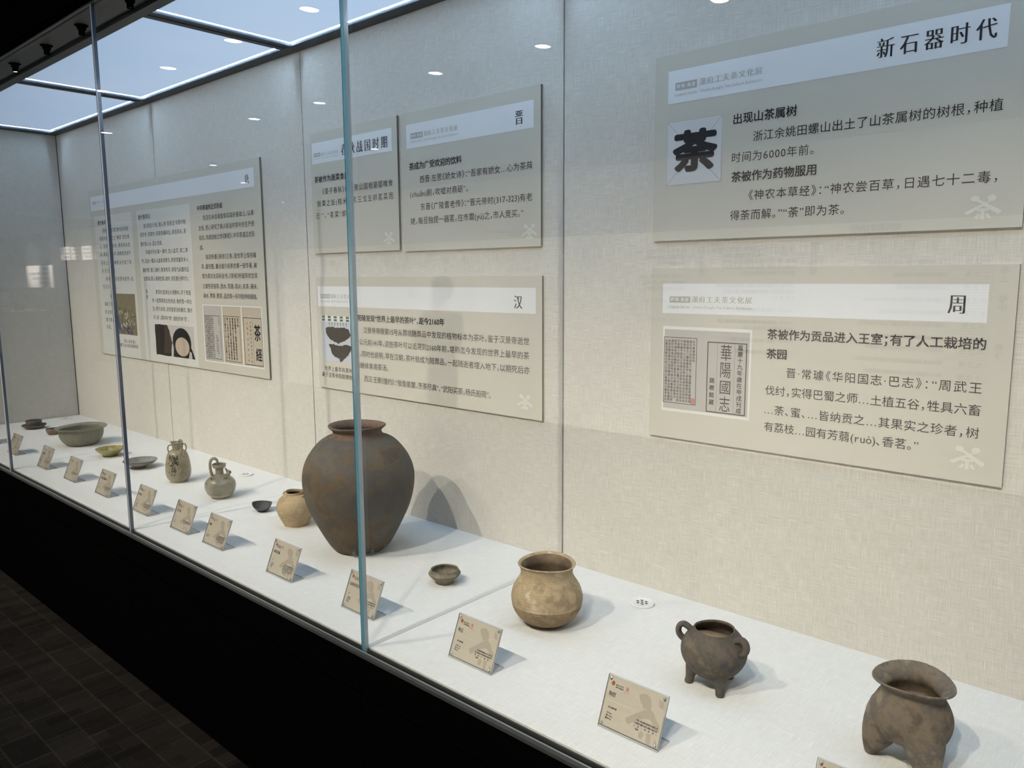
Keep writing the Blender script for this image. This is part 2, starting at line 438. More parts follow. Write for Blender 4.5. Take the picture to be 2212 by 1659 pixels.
# ---------------------------------------------------------------- mesh builder
class MB:
    def __init__(self):
        self.v, self.f, self.mi, self.uv = [], [], [], []
        self.cur = 0
        self.has_uv = False

    def add(self, vs, fs, uvs=None):
        b = len(self.v)
        self.v += [tuple(p) for p in vs]
        for i, f in enumerate(fs):
            self.f.append([b + k for k in f])
            self.mi.append(self.cur)
            self.uv.append(uvs[i] if uvs else None)
        if uvs:
            self.has_uv = True
        return self

    def box(self, x0, x1, y0, y1, z0, z1):
        vs = [(x, y, z) for z in (z0, z1) for y in (y0, y1) for x in (x0, x1)]
        return self.add(vs, [(0, 2, 3, 1), (4, 5, 7, 6), (0, 1, 5, 4), (2, 6, 7, 3), (0, 4, 6, 2), (1, 3, 7, 5)])

    def quad(self, a, b, c, d):
        return self.add([a, b, c, d], [(0, 1, 2, 3)])

    def poly(self, pts):
        return self.add(pts, [tuple(range(len(pts)))])

    def lathe(self, prof, n=72, cx=0, cy=0, cz=0, warp=None, cap0=False, cap1=False):
        """prof: list of (r, z); u runs round, v along the profile, both in metres"""
        vs, fs, uvs = [], [], []
        rm = max(p[0] for p in prof)
        arc = [0.0]
        for a, b in zip(prof, prof[1:]):
            arc.append(arc[-1] + math.hypot(b[0] - a[0], b[1] - a[1]))
        for r, z in prof:
            for k in range(n):
                a = 2 * math.pi * k / n
                x, y, zz = r * math.cos(a), r * math.sin(a), z
                if warp:
                    x, y, zz = warp(x, y, zz, a)
                vs.append((cx + x, cy + y, cz + zz))
        for i in range(len(prof) - 1):
            for k in range(n):
                k2 = (k + 1) % n
                fs.append((i * n + k, i * n + k2, (i + 1) * n + k2, (i + 1) * n + k))
                u0, u1 = 2 * math.pi * k / n * rm * U, 2 * math.pi * (k + 1) / n * rm * U
                uvs.append([(u0, arc[i] * U), (u1, arc[i] * U), (u1, arc[i + 1] * U), (u0, arc[i + 1] * U)])
        if cap0:
            fs.append(tuple(reversed(range(n))))
            uvs.append([(0, 0)] * n)
        if cap1:
            b = (len(prof) - 1) * n
            fs.append(tuple(range(b, b + n)))
            uvs.append([(0, 0)] * n)
        return self.add(vs, fs, uvs)

    def tube(self, pts, rad, n=14, flat=1.0, up=(0, 0, 1)):
        pts = [Vector(p) for p in pts]
        if not isinstance(rad, (list, tuple)):
            rad = [rad] * len(pts)
        vs, fs = [], []
        prev = None
        for i, p in enumerate(pts):
            d = (pts[min(i + 1, len(pts) - 1)] - pts[max(i - 1, 0)]).normalized()
            if prev is None:
                a = d.orthogonal().normalized() if abs(d.dot(Vector(up))) > 0.95 else d.cross(Vector(up)).normalized()
            else:
                a = (prev - d * prev.dot(d)).normalized()
            prev = a
            b = d.cross(a)
            for k in range(n):
                t_ = 2 * math.pi * k / n
                vs.append(p + a * math.cos(t_) * rad[i] + b * math.sin(t_) * rad[i] * flat)
        for i in range(len(pts) - 1):
            for k in range(n):
                k2 = (k + 1) % n
                fs.append((i * n + k, i * n + k2, (i + 1) * n + k2, (i + 1) * n + k))
        fs.append(tuple(reversed(range(n))))
        b0 = (len(pts) - 1) * n
        fs.append(tuple(range(b0, b0 + n)))
        return self.add(vs, fs)

    def ball(self, c, r, n=16, m=10, sq=(1, 1, 1)):
        prof = [(r * math.sin(math.pi * i / m), -r * math.cos(math.pi * i / m)) for i in range(m + 1)]
        prof[0] = (0.001, -r)
        prof[-1] = (0.001, r)
        return self.lathe(prof, n, *c, warp=lambda x, y, z, a: (x * sq[0], y * sq[1], z * sq[2]))

    def build(self, name, mats, parent=None, org=(0, 0, 0), smooth=False, angle=40):
        me = bpy.data.meshes.new(name)
        ox, oy, oz = org
        me.from_pydata([((x - ox) * U, (y - oy) * U, (z - oz) * U) for x, y, z in self.v], [], self.f)
        if not isinstance(mats, (list, tuple)):
            mats = [mats]
        for m in mats:
            me.materials.append(M[m] if isinstance(m, str) else m)
        if len(mats) > 1:
            me.polygons.foreach_set('material_index', self.mi)
        if self.has_uv:
            lay = me.uv_layers.new(name='UVMap')
            for poly, uv in zip(me.polygons, self.uv):
                if uv:
                    for li, c in zip(poly.loop_indices, uv):
                        lay.data[li].uv = c
        me.update()
        if smooth:
            me.polygons.foreach_set('use_smooth', [True] * len(me.polygons))
            me.set_sharp_from_angle(angle=math.radians(angle))
        o = bpy.data.objects.new(name, me)
        S.collection.objects.link(o)
        if parent is None:
            o.location = P3(*org)
        else:
            o.parent = parent
        return o


def thing(name, label, cat, org, group=None, rotz=0.0):
    o = bpy.data.objects.new(name, None)
    o.empty_display_size = 0.05
    S.collection.objects.link(o)
    o.location = P3(*org)
    o.rotation_euler[2] = rotz
    return tag(o, label, cat, group)


def tag(o, label, cat, group=None):
    o['label'] = label
    o['category'] = cat
    if group:
        o['group'] = group
    return o


def struct(o):
    o['kind'] = 'structure'
    return o


def copy_tree(o, parent=None):
    c = o.copy()
    S.collection.objects.link(c)
    if parent:
        c.parent = parent
    for ch in list(o.children):
        copy_tree(ch, c)
    return c


# ---------------------------------------------------------------- lettering
_tc = bpy.data.curves.new('glyph_source', 'FONT')
_tc.size = 1.0
_tc.resolution_u = 2
_to = bpy.data.objects.new('glyph_source', _tc)
_gc = {}
OPENP = '《“‘（「'
HALF = '》”’，。、；：）！」'


def glyph(ch, off=0.0):
    k = (ch, off)
    if k not in _gc:
        _tc.body = ch
        _tc.offset = off
        me = _to.to_mesh()
        vs = np.zeros(len(me.vertices) * 3, np.float32)
        me.vertices.foreach_get('co', vs)
        vs = vs.reshape(-1, 3)[:, :2]
        fs = [tuple(p.vertices) for p in me.polygons]
        _to.to_mesh_clear()
        if len(vs) == 0:
            vs = np.zeros((0, 2))
            x0 = x1 = 0
        else:
            x0, x1 = float(vs[:, 0].min()), float(vs[:, 0].max())
        if ch == ' ':
            adv, sh = 0.28, 0
        elif ch in '《（':
            adv, sh = 0.52, -0.47
        elif ch in '》，。、；：）':
            adv, sh = 0.52, 0.0
        elif ord(ch) >= 0x2E80:
            adv, sh = 1.0, 0.0
        else:
            adv, sh = x1 + max(x0, 0.02), 0.0
        _gc[k] = (vs, fs, adv, sh, x0, x1)
    return _gc[k]


class Text:
    """flat printed characters on a plane given by point(x, z)"""

    def __init__(self, point=None, nudge=(0, -1, 0)):
        self.mb = MB()
        self.point = point
        self.nudge = nudge
        self.k = 0

    def put(self, ch, x, base, sx, sz, off=0.0, serif=False, dy=0.0):
        if off > 0:
            for dx, dz in ((-0.016, -0.012), (0.016, -0.012), (-0.016, 0.012), (0.016, 0.012)):
                self._raw(ch, x + dx * sx * off / 0.02, base + dz * sz * off / 0.02, sx, sz, 0.0)
        elif serif:
            for dx in (-0.033, -0.011, 0.011, 0.033):
                self._raw(ch, x + dx * sx, base, sx, sz, -0.014)
        else:
            self._raw(ch, x, base, sx, sz, off)

    def _raw(self, ch, x, base, sx, sz, off):
        vs, fs, adv, sh, x0, x1 = glyph(ch, off)
        # overlapping copies of a character lie a hair above each other
        self.k = (self.k + 1) % 12
        d = 0.012 * self.k
        nx, ny, nz = (c * d for c in self.nudge)
        out = []
        for v in vs:
            px, py, pz = self.point(x + (v[0] + sh) * sx, base + v[1] * sz)
            out.append((px + nx, py + ny, pz + nz))
        self.mb.add(out, fs)

    def line(self, s, L, R, zc, size, bold=False, serif=False, sx=None, off=None):
        """ink from L to R, characters centred on zc"""
        off = (0.02 if bold else 0.0) if off is None else off
        sx = size if sx is None else sx
        gs = [glyph(c, 0.0) for c in s]
        nat = sum(g[2] for g in gs) * sx
        first = (gs[0][4] + gs[0][3]) * sx
        last = (gs[-1][2] - gs[-1][5] - gs[-1][3]) * sx
        ink = nat - first - last
        gap = 0.0
        if R is not None and len(s) > 1:
            gap = ((R - L) - ink) / (len(s) - 1)
            if gap < -0.12 * sx:          # squeeze the letters rather than overlap them
                k = (R - L) / ink
                sx *= k
                first *= k
                gap = 0.0
        x = L - first
        base = zc - 0.38 * size
        for c, g in zip(s, gs):
            self.put(c, x, base, sx, size, off, serif)
            x += g[2] * sx + gap
        return self

    def column(self, s, xc, z0, z1, size, bold=False, off=None, sx=None):
        off = (0.02 if bold else 0.0) if off is None else off
        sx = size if sx is None else sx
        n = len(s)
        for i, c in enumerate(s):
            z = z0 + (z1 - z0) * ((i + 0.5) / n)
            self.put(c, xc - sx * 0.5, z - 0.38 * size, sx, size, off)
        return self

    def fit(self, ch, x0, x1, z0, z1, off=0.03):
        vs, fs, adv, sh, gx0, gx1 = glyph(ch, 0.0)
        gz0, gz1 = float(vs[:, 1].min()) - off, float(vs[:, 1].max()) + off
        gx0, gx1 = gx0 - off, gx1 + off
        sx, sz = (x1 - x0) / (gx1 - gx0), (z1 - z0) / (gz1 - gz0)
        n = 10 if off > 0 else 1
        for k in range(n):
            a = 2 * math.pi * k / n
            self._raw(ch, x0 - gx0 * sx + off * sx * math.cos(a), z0 - gz0 * sz + off * sz * math.sin(a), sx, sz, 0.0)
        if n > 1:
            self._raw(ch, x0 - gx0 * sx, z0 - gz0 * sz, sx, sz, 0.0)
        return self

    def rect(self, x0, x1, z0, z1):
        p = self.point
        self.mb.quad(p(x0, z0), p(x1, z0), p(x1, z1), p(x0, z1))
        return self

    def shape(self, pts):
        self.k = (self.k + 1) % 12
        d = 0.012 * self.k
        self.mb.poly([tuple(c + n_ * d for c, n_ in zip(self.point(*q), self.nudge)) for q in pts])
        return self

    def frame(self, x0, x1, z0, z1, w):
        return self.rect(x0, x1, z1 - w, z1).rect(x0, x1, z0, z0 + w).rect(x0, x0 + w, z0 + w, z1 - w).rect(x1 - w, x1, z0 + w, z1 - w)

    def build(self, name, mat, parent, org):
        return self.mb.build(name, mat, parent, org)


# ================================================================ SETTING
X1 = 6000.0            # right end of the case
GY = -687.6            # outer glass plane
H = 1587.7             # underside of the case ceiling

mb = MB().box(-14000, 7500, -7700, 60, -540, -500)
struct(mb.build('floor', 'carpet'))
mb = MB().box(-14000, 7500, -7700, 60, 2110, 2150)
struct(mb.build('ceiling', 'gallery_black'))
# back wall of the case: linen covered boards with fine gaps, one surface
mb = MB()
seams = [0, 1215, 2420, 3607, 4807, X1]
for a, b in zip(seams, seams[1:]):
    mb.box(a + 2.2, b - 2.2, 0, 18, -6, H + 20)
struct(mb.build('wall_back', 'linen_wall'))
struct(MB().box(-14000, 7500, 19, 60, -500, 2110).build('wall_behind_linen', 'gallery_black'))
struct(MB().box(-20, -2.0, -676, -2.2, -6, H + 20).build('wall_left', 'linen_end'))
struct(MB().box(X1 + 2, X1 + 20, -676, -2.2, -6, H + 20).build('wall_right', 'linen_end'))
struct(MB().box(-14000, 7500, -4440, -4400, -500, 1560).build('wall_opposite', 'gallery_dark'))
struct(MB().box(7460, 7500, -7700, 60, -500, 2110).build('wall_gallery_right', 'gallery_black'))
struct(MB().box(-14040, -14000, -7700, 60, -500, 2110).build('wall_gallery_left', 'gallery_wall'))
struct(MB().box(-14000, 7500, -7740, -7700, -500, 2110).build('wall_far', 'gallery_black'))
# the gallery wall beside and above the glass front
struct(MB().box(-14000, -24, -700, -660, -500, 2110).build('wall_front_left', 'gallery_wall'))
struct(MB().box(X1 + 24, 7500, -700, -660, -500, 2110).build('wall_front_right', 'gallery_black'))

# ================================================================ THE CASE
case = thing('display_counter', 'long black plinth with white cloth covered deck that carries all the ceramics', 'showcase', (3000, -350, 0))
CO = (3000, -350, 0)
mb = MB()
for k in range(5):
    a, b = k * 1200, (k + 1) * 1200
    mb.box(a + 1, b - 1, -700, -672, -97, -16)
    mb.box(a + 1, b - 1, -700, -672, -500, -103)
mb.box(0, X1, -694, -668, -500, -18)
mb.build('plinth', 'black_lacquer', case, CO)
for k in range(5):
    a, b = k * 1200, (k + 1) * 1200
    MB().box(a + (9 if k else 0), b + (7.5 if k < 4 else 0), -676, -0.5, -18, 0).build('deck_board', 'deck_cloth', case, CO)
mb = MB().box(0, X1, -702, -693.5, -13, -6).box(0, X1, -681, -677.5, -14, -3)
mb.build('base_rail', 'rail_metal', case, CO)
MB().box(0, X1, -693, -690, -16, -5).build('rail_bead', 'rail_light', case, CO)
front = thing('showcase_glazing', 'long front of tall glass panes with pale joint strips, standing on the plinth', 'glass', (3000, GY, -10))
FO = (3000, GY, -10)
# glass panes with polished edges, and the joint strips between them
for k in range(5):
    a, b = k * 1200 + (6 if k else 0), (k + 1) * 1200 - (6 if k < 4 else 0)
    mb = MB()
    mb.quad((a, GY, -10), (b, GY, -10), (b, GY, H + 6), (a, GY, H + 6))
    mb.quad((b, GY + 10, -10), (a, GY + 10, -10), (a, GY + 10, H + 6), (b, GY + 10, H + 6))
    mb.cur = 1
    mb.quad((a, GY + 10, -10), (a, GY, -10), (a, GY, H + 6), (a, GY + 10, H + 6))
    mb.quad((b, GY, -10), (b, GY + 10, -10), (b, GY + 10, H + 6), (b, GY, H + 6))
    pane = mb.build('glass_pane', ['glass', 'glass_edge_navy' if k in (1, 2) else 'glass_edge'], front, FO)
    if k < 4:
        MB().quad((b + 0.3, GY + 1, -9), (b + 11.7, GY + 1, -9), (b + 11.7, GY + 1, H + 5), (b + 0.3, GY + 1, H + 5)).build('joint_strip', 'glass_joint' if k == 2 else 'glass_joint_grey', front, FO)
# ceiling of the case
case = thing('showcase_ceiling', 'dark framed showcase ceiling with glowing blue-white sky panels', 'light ceiling', (3000, -350, H))
CO = (3000, -350, H)
mb = MB().box(0, X1, -684, -585, H + 4, H + 26)
mb.box(0, X1, -669, -667, H + 2.5, H + 4)
mb.build('soffit', 'dark_soffit', case, CO)
mb = MB().box(0, X1, -562, -528, H, H + 24).box(0, X1, -52, 0, H, H + 24)
mids = [1208, 2412, 3612, 4812]
for x in mids:
    mb.box(x - 33, x + 33, -528, -52, H + 1, H + 20)
    mb.box(x - 2, x + 2, -528, -52, H - 1.5, H + 1)
mb.box(0, 70, -528, -52, H, H + 20).box(X1 - 70, X1, -528, -52, H, H + 20)
mb.box(0, X1, -585, -562, H + 14, H + 26)
mb.build('ceiling_frame', 'frame_grey', case, CO)
edges = [70] + [v for x in mids for v in (x - 33, x + 33)] + [X1 - 70]
for a, b in zip(edges[::2], edges[1::2]):
    lp = MB().box(a, b, -528, -52, H + 12, H + 18).build('light_panel', 'sky_panel', case, CO)
    mb = MB()
    e = 2.4
    mb.box(a, b, -528, -528 + e, H + 11, H + 12).box(a, b, -52 - e, -52, H + 11, H + 12)
    mb.box(a, a + e, -528 + e, -52 - e, H + 11, H + 12).box(b - e, b, -528 + e, -52 - e, H + 11, H + 12)
    mb.build('bright_rim', 'light_rim', lp, CO)
mb = MB().box(-24, X1 + 24, -716, -689, H + 6, 1690).box(-24, X1 + 24, -712, -692, 1690, 1702).box(-24, X1 + 24, -716, -689, 1702, 2105)
mb.box(0, X1, -703, -689, H - 1, H + 6)
mb.build('fascia', 'black_lacquer', case, CO)
MB().box(0, X1, -692, -688.5, H - 6, H + 5).build('top_rail', 'rail_metal', case, CO)

# small spotlights under the front soffit
for k, x in enumerate((1492, 1832, 2150, 2516)):
    lab = ['lit black soffit spotlight, farthest left of the four above the glass',
           'unlit black soffit spotlight next to the lit one',
           'unlit black soffit spotlight just left of the second glass joint',
           'unlit black soffit spotlight at the top edge, farthest from the lit one'][k]
    o = thing('soffit_spotlight', lab, 'spotlight', (x, -622, H + 4), 'soffit spotlights')
    org = (x, -622, H + 4)
    MB().lathe([(12, 0), (20, 0), (20, -2.2), (18, -3), (12, -3)], 40, x, -622, H + 4).build('trim_ring', 'black_lacquer', o, org, True)
    MB().lathe([(10, 0), (10, -6), (13.5, -8), (13.5, -13), (9.5, -14), (9.5, -30), (8, -30), (8, -26)], 36, x, -622, H + 4).build('housing', 'black_lacquer', o, org, True)
    MB().lathe([(0.01, -28.0), (8, -28.0)], 32, x, -622, H + 4).build('lens', 'lens_small' if k == 0 else 'lens_off', o, org)
spot('soffit_spot_light', (1492, -620, H - 30), (1560, 0, 330), 14, 60, 0.9, 0.01, (1.0, 0.80, 0.55))

# ================================================================ GRAPHIC PANELS
TP = 8.0


def cx(x):
    return CAM[0] + (x - CAM[0]) * (-CAM[1] - TP) / -CAM[1]


def cz(z):
    return CAM[2] + (z - CAM[2]) * (-CAM[1] - TP) / -CAM[1]


def layer(d):
    return lambda x, z: (cx(x), -TP - d, cz(z))


class Panel:
    def __init__(self, x0, x1, z0, z1, label):
        self.b = (x0, x1, z0, z1)
        self.org = (cx((x0 + x1) / 2), 0.0, cz(z0))
        self.o = thing('text_panel', label, 'text panel', self.org, 'exhibition text panels on the linen wall')
        a0, a1, b0, b1 = cx(x0), cx(x1), cz(z0), cz(z1)
        mb = MB()
        mb.quad((a0, -TP, b0), (a1, -TP, b0), (a1, -TP, b1), (a0, -TP, b1))
        mb.quad((a0, -0.3, b1), (a1, -0.3, b1), (a1, -0.3, b0), (a0, -0.3, b0))
        mb.quad((a0, -TP, b1), (a1, -TP, b1), (a1, -0.3, b1), (a0, -0.3, b1))
        mb.cur = 1
        mb.quad((a0, -0.3, b0), (a1, -0.3, b0), (a1, -TP, b0), (a0, -TP, b0))
        mb.cur = 0
        mb.quad((a0, -0.3, b1), (a0, -0.3, b0), (a0, -TP, b0), (a0, -TP, b1))
        mb.cur = 1
        mb.quad((a1, -TP, b1), (a1, -TP, b0), (a1, -0.3, b0), (a1, -0.3, b1))
        mb.build('board', ['board', 'board_edge_shade'], self.o, self.org)

    def part(self, name, mat, fn, d=0.4, parent=None):
        t_ = Text(layer(d))
        fn(t_)
        return t_.build(name, mat, parent or self.o, self.org)

    def header(self, sx0, sx1, sz0, sz1, bx0, bx1, bz, bh, lt0, lt1, lz, sub0, sub1, subz, lsize=16.8):
        st = self.part('title_strip', 'strip_white', lambda t_: t_.rect(sx0, sx1, sz0, sz1), 0.3)
        self.part('logo', 'ink_grey', lambda t_: (t_.rect(bx0, bx1, bz - bh / 2, bz + bh / 2),
                  t_.line('潮府工夫茶文化展', lt0, lt1, lz, lsize, serif=True),
                  t_.line('Lingnan Gaodu · Chaofu Kungfu Tea Culture Exhibition', sub0, sub1, subz + 0.5, 8.6 * lsize / 16.8)), 0.6, st)
        self.part('logo_badge', 'strip_white', lambda t_: t_.line('岭南·高度', bx0 + 4, bx1 - 4, bz, 10.0 * lsize / 16.8, bold=True), 0.9, st)

    def title(self, s, L, R, z, size, sx):
        self.part('title', 'ink', lambda t_: t_.line(s, L, R, z, size, serif=True, sx=sx), 0.7)

    def mark(self, x0, x1, z0, z1):
        def q(u, v):
            return (x0 + (x1 - x0) * u, z0 + (z1 - z0) * v)

        def strokes(t_):
            def bar(a, b, w0, w1):
                dx, dz = b[0] - a[0], b[1] - a[1]
                n_ = math.hypot(dx, dz)
                nx, nz = -dz / n_ / 2, dx / n_ / 2
                t_.shape([q(a[0] - nx * w0, a[1] - nz * w0), q(b[0] - nx * w1, b[1] - nz * w1), q(b[0] + nx * w1, b[1] + nz * w1), q(a[0] + nx * w0, a[1] + nz * w0)][::1])
            def blob(u, v, ru, rv):
                t_.shape([q(u + ru * math.cos(k * math.pi / 7), v + rv * math.sin(k * math.pi / 7)) for k in range(14)])
            blob(0.27, 0.86, 0.12, 0.13)
            blob(0.72, 0.86, 0.12, 0.13)
            t_.shape([q(0.21, 0.80), q(0.31, 0.74), q(0.52, 0.60), q(0.60, 0.66), q(0.36, 0.84)])
            t_.shape([q(0.66, 0.76), q(0.78, 0.80), q(0.10, 0.20), q(0.0, 0.32)])
            t_.shape([q(0.44, 0.62), q(0.56, 0.68), q(1.0, 0.34), q(0.91, 0.20)])
            bar((0.34, 0.40), (0.66, 0.40), 0.10, 0.10)
            bar((0.5, 0.46), (0.5, 0.02), 0.10, 0.12)
            t_.shape([q(0.36, 0.26), q(0.44, 0.22), q(0.38, 0.04), q(0.27, 0.07)])
            t_.shape([q(0.56, 0.22), q(0.64, 0.26), q(0.74, 0.07), q(0.64, 0.04)])
        self.part('tea_mark', 'mark_pale', strokes, 0.5)

    def body(self, heads, lines, size=23.4):
        if heads:
            for s, L, R, z in heads:
                self.part('heading', 'ink', lambda t_: t_.line(s, L, R, z, size + 0.6, bold=True), 0.6)
        for s, L, R, z in lines:
            self.part('text_line', 'ink', lambda t_: t_.line(s, L, R, z, size), 0.5)


# --- 新石器时代
p = Panel(3880, 4638, 876, 1299, 'grey text panel headed 新石器时代, at upper right on the linen wall')
p.header(3915, 4594, 1189, 1262, 3934, 3989, 1225.5, 17.5, 3995, 4143.5, 1227, 3934, 4144, 1207.5)
p.title('新石器时代', 4375, 4576, 1225.5, 40, 34)
sq = p.part('character_square', 'square_pale', lambda t_: t_.rect(3915.5, 4055, 1004, 1148), 0.3)
p.part('guide_lines', 'ink_line', lambda t_: (t_.frame(3915.5, 4055, 1004, 1148, 0.7),
       t_.shape([(3915.5, 1004), (3916.5, 1004), (4055, 1147), (4055, 1148), (4054, 1148), (3915.5, 1005)]),
       t_.shape([(3915.5, 1148), (3915.5, 1147), (4054, 1004), (4055, 1004), (4055, 1005), (3916.5, 1148)])), 0.5, sq)
p.part('brush_character', 'ink', lambda t_: t_.fit('荼', 3930, 4045, 1031, 1126, 0.045), 0.7, sq)
p.body([('出现山茶属树', 4081, 4222, 1134), ('茶被作为药物服用', 4080.5, 4268, 1010)],
       [('浙江余姚田螺山出土了山茶属树的树根，种植', 4128, 4594.5, 1092.5), ('时间为6000年前。', 4080, 4261, 1051.5),
        ('《神农本草经》：“神农尝百草，日遇七十二毒，', 4122, 4594, 968), ('得荼而解。”“荼”即为茶。', 4080, 4328.5, 926)])
p.mark(4545, 4605, 892, 936)

# --- 周
p = Panel(3880, 4640, 400, 811, 'grey text panel headed 周 with old book pages, at lower right')
p.header(3912, 4595, 704, 775, 3931, 3986, 737.3, 14.5, 3990, 4139, 738, 3930, 4140, 719.8)
p.title('周', 4530, 4560, 738, 40, 33)
bx0, bx1, bz0, bz1 = 3915, 4142.3, 466, 673
bk = p.part('book_picture', 'photo_white', lambda t_: t_.rect(bx0, bx1, bz0, bz1), 0.3)


def bu(u):
    return bx0 + (bx1 - bx0) * u


def bv(v):
    return bz1 - (bz1 - bz0) * v


p.part('book_pages', 'page_grey', lambda t_: t_.rect(bu(0.02), bu(0.98), bv(0.965), bv(0.035)), 0.5, bk)
cols = ['校刊華陽國志序', '唐已前方志存者甚少惟三輔黃圖及晉常璩華陽', '國志最古三輔黃圖爲宋人增亂華陽國志明刻本', '俱缺卷十之上中兩卷近時始有補完本而皆舛誤',
        '不可讀予家益土念搜討古迹莫先於此志求善本', '不得閱十餘年由中州葉公羅守京江唐刺史仲冕', '告予謂孫淵如觀察衍星有李氏讎本宋槧惠氏',
        '泰四年季春刻本檢即借刊復以右春觀察王伯厚', '未是其願及壽來江淮司轉運之事官間餘暇擴聞', '此書因借歐本合校之又參以書傳所引舊考詳定']
p.part('page_text', 'ink', lambda t_: (t_.frame(bu(0.015), bu(0.405), bv(0.90), bv(0.125), 1.3), t_.frame(bu(0.525), bu(0.955), bv(0.955), bv(0.155), 2.2),
       [t_.column(s, bu(0.37 - 0.036 * i), bv(0.15), bv(0.15 + 0.73 * len(s) / 20), 7.0, off=0.01) for i, s in enumerate(cols)],
       t_.rect(bu(0.635), bu(0.637), bv(0.95), bv(0.16)), t_.rect(bu(0.825), bu(0.827), bv(0.95), bv(0.16)),
       [t_.fit(c, bu(0.675), bu(0.79), bv(b_), bv(a_), 0.0) for c, a_, b_ in (('華', 0.18, 0.36), ('陽', 0.38, 0.55), ('國', 0.585, 0.735), ('志', 0.76, 0.93))],
       t_.column('嘉慶十九年歲在甲戌刊成', bu(0.885), bv(0.17), bv(0.94), 13.5, bold=True), t_.column('題襟館藏', bu(0.585), bv(0.55), bv(0.88), 13.5, bold=True)), 0.7, bk)
p.part('red_seal', 'card_pink', lambda t_: t_.rect(bu(0.345), bu(0.395), bv(0.895), bv(0.82)), 0.8, bk)
p.body([('茶被作为贡品进入王室；有了人工栽培的', 4178, 4597, 665), ('茶园', 4178, 4222.5, 622)],
       [('晋·常璩《华阳国志·巴志》：“周武王', 4224, 4596, 582.5), ('伐纣，实得巴蜀之师…土植五谷，牲具六畜', 4178, 4597, 540.5),
        ('…荼、蜜、…皆纳贡之…其果实之珍者，树', 4178, 4597, 497), ('有荔枝…园有芳蒻(ruò)、香茗。”', 4178.5, 4495, 458.5)])
p.mark(4551, 4611, 424.5, 470)

# --- 晋
p = Panel(2961, 3529, 875, 1298, 'grey text panel headed 晋, just left of the tall wall seam')
p.header(2983.5, 3504.5, 1190, 1262, 3004, 3060, 1226, 17, 3064, 3212.5, 1227, 3003, 3213, 1209)
p.title('晋', 3438, 3468, 1223, 42, 33)
p.body([('茶成为广受欢迎的饮料', 2994.5, 3228, 1135)],
       [('西晋·左思《娇女诗》：“吾家有娇女…心为茶荈', 3043, 3500, 1092.5), ('(chuǎn)剧，吹嘘对鼎砺”。', 2996, 3252, 1050.5),
        ('东晋《广陵耆老传》：“晋元帝时(317-323)有老', 3044, 3499, 1009), ('姥，每旦独提一器茗，往市鬻(yù)之，市人竞买。”', 2996, 3467, 967.5)])
p.mark(3459, 3518, 894, 937)

# --- 春秋战国时期
p = Panel(2461, 2938.5, 879.5, 1298.5, 'narrower grey text panel headed 春秋战国时期, crossed by a glass joint')
p.header(2472, 2913, 1192.5, 1264, 2482, 2522.5, 1222, 13, 2525.5, 2627.5, 1221.5, 2482, 2628, 1209, 12.0)
p.title('春秋战国时期', 2644, 2890, 1224.5, 41, 34)
p.body([('茶被作为蔬菜食用', 2482, 2679, 1137.5)],
       [('《晏子春秋》载齐景公国相晏婴唯食', 2527, 2913, 1094), ('‘脱粟之饭(糙米)’‘炙三戈五卵茗菜而', 2485, 2913, 1053.5), ('已’”。“茗菜”即茶。', 2484, 2702, 1011.5)])
p.mark(2856, 2915, 897, 940)

# --- 汉
p = Panel(2462, 3533, 391.5, 795, 'wide grey text panel headed 汉, above the largest jar')
p.header(2474, 3511, 690, 762, 2490, 2548.5, 726.5, 15, 2553, 2701, 727, 2489, 2700, 709)
p.title('汉', 3431, 3461, 722, 42, 33)
M['photo_blue'] = plain('photo_blue', (0.58, 0.62, 0.70), 0.5, 0, 0.3, 0.02)
lf = p.part('leaf_picture', 'photo_blue', lambda t_: t_.rect(2489, 2668, 491, 657), 0.3)
p.part('scale_ruler', 'photo_white', lambda t_: t_.rect(2489, 2668, 636, 657), 0.5, lf)
M['ruler_green'] = plain('ruler_green', (0.02, 0.12, 0.075), 0.6)


def _ruler(t_):
    for i in range(5):
        t_.rect(2494 + i * 36, 2512 + i * 36, 638, 645.5)
        t_.rect(2494 + i * 36, 2512 + i * 36, 648.5, 656)


p.part('ruler_marks', 'ruler_green', _ruler, 0.7, lf)
M['leaf_black'] = plain('leaf_black', (0.018, 0.015, 0.014), 0.9, 0, 0.1, 0.3, 150)
rng = random.Random(4)


def _rag(pts, k=5, amp=2.0):
    out = []
    for (xa, za), (xb, zb) in zip(pts, pts[1:] + pts[:1]):
        for i in range(k):
            f_ = i / k
            out.append((xa + (xb - xa) * f_ + rng.uniform(-amp, amp), za + (zb - za) * f_ + rng.uniform(-amp, amp)))
    return out


def _leaf(t_):
    t_.shape(_rag([(2512, 612), (2540, 618), (2580, 614), (2620, 618), (2652, 610), (2664, 592), (2640, 575), (2610, 565), (2588, 556), (2560, 566), (2535, 575), (2518, 592)]))
    t_.shape(_rag([(2528, 552), (2556, 556), (2592, 550), (2640, 556), (2662, 552), (2660, 535), (2640, 518), (2622, 506), (2606, 494), (2596, 493), (2590, 505), (2568, 508), (2548, 520), (2540, 538)]))
    for i in range(7):
        x = 2535 + i * 17
        t_.shape([(x, 632), (x + 4, 632), (x + 2 + rng.uniform(-2, 2), 619)])


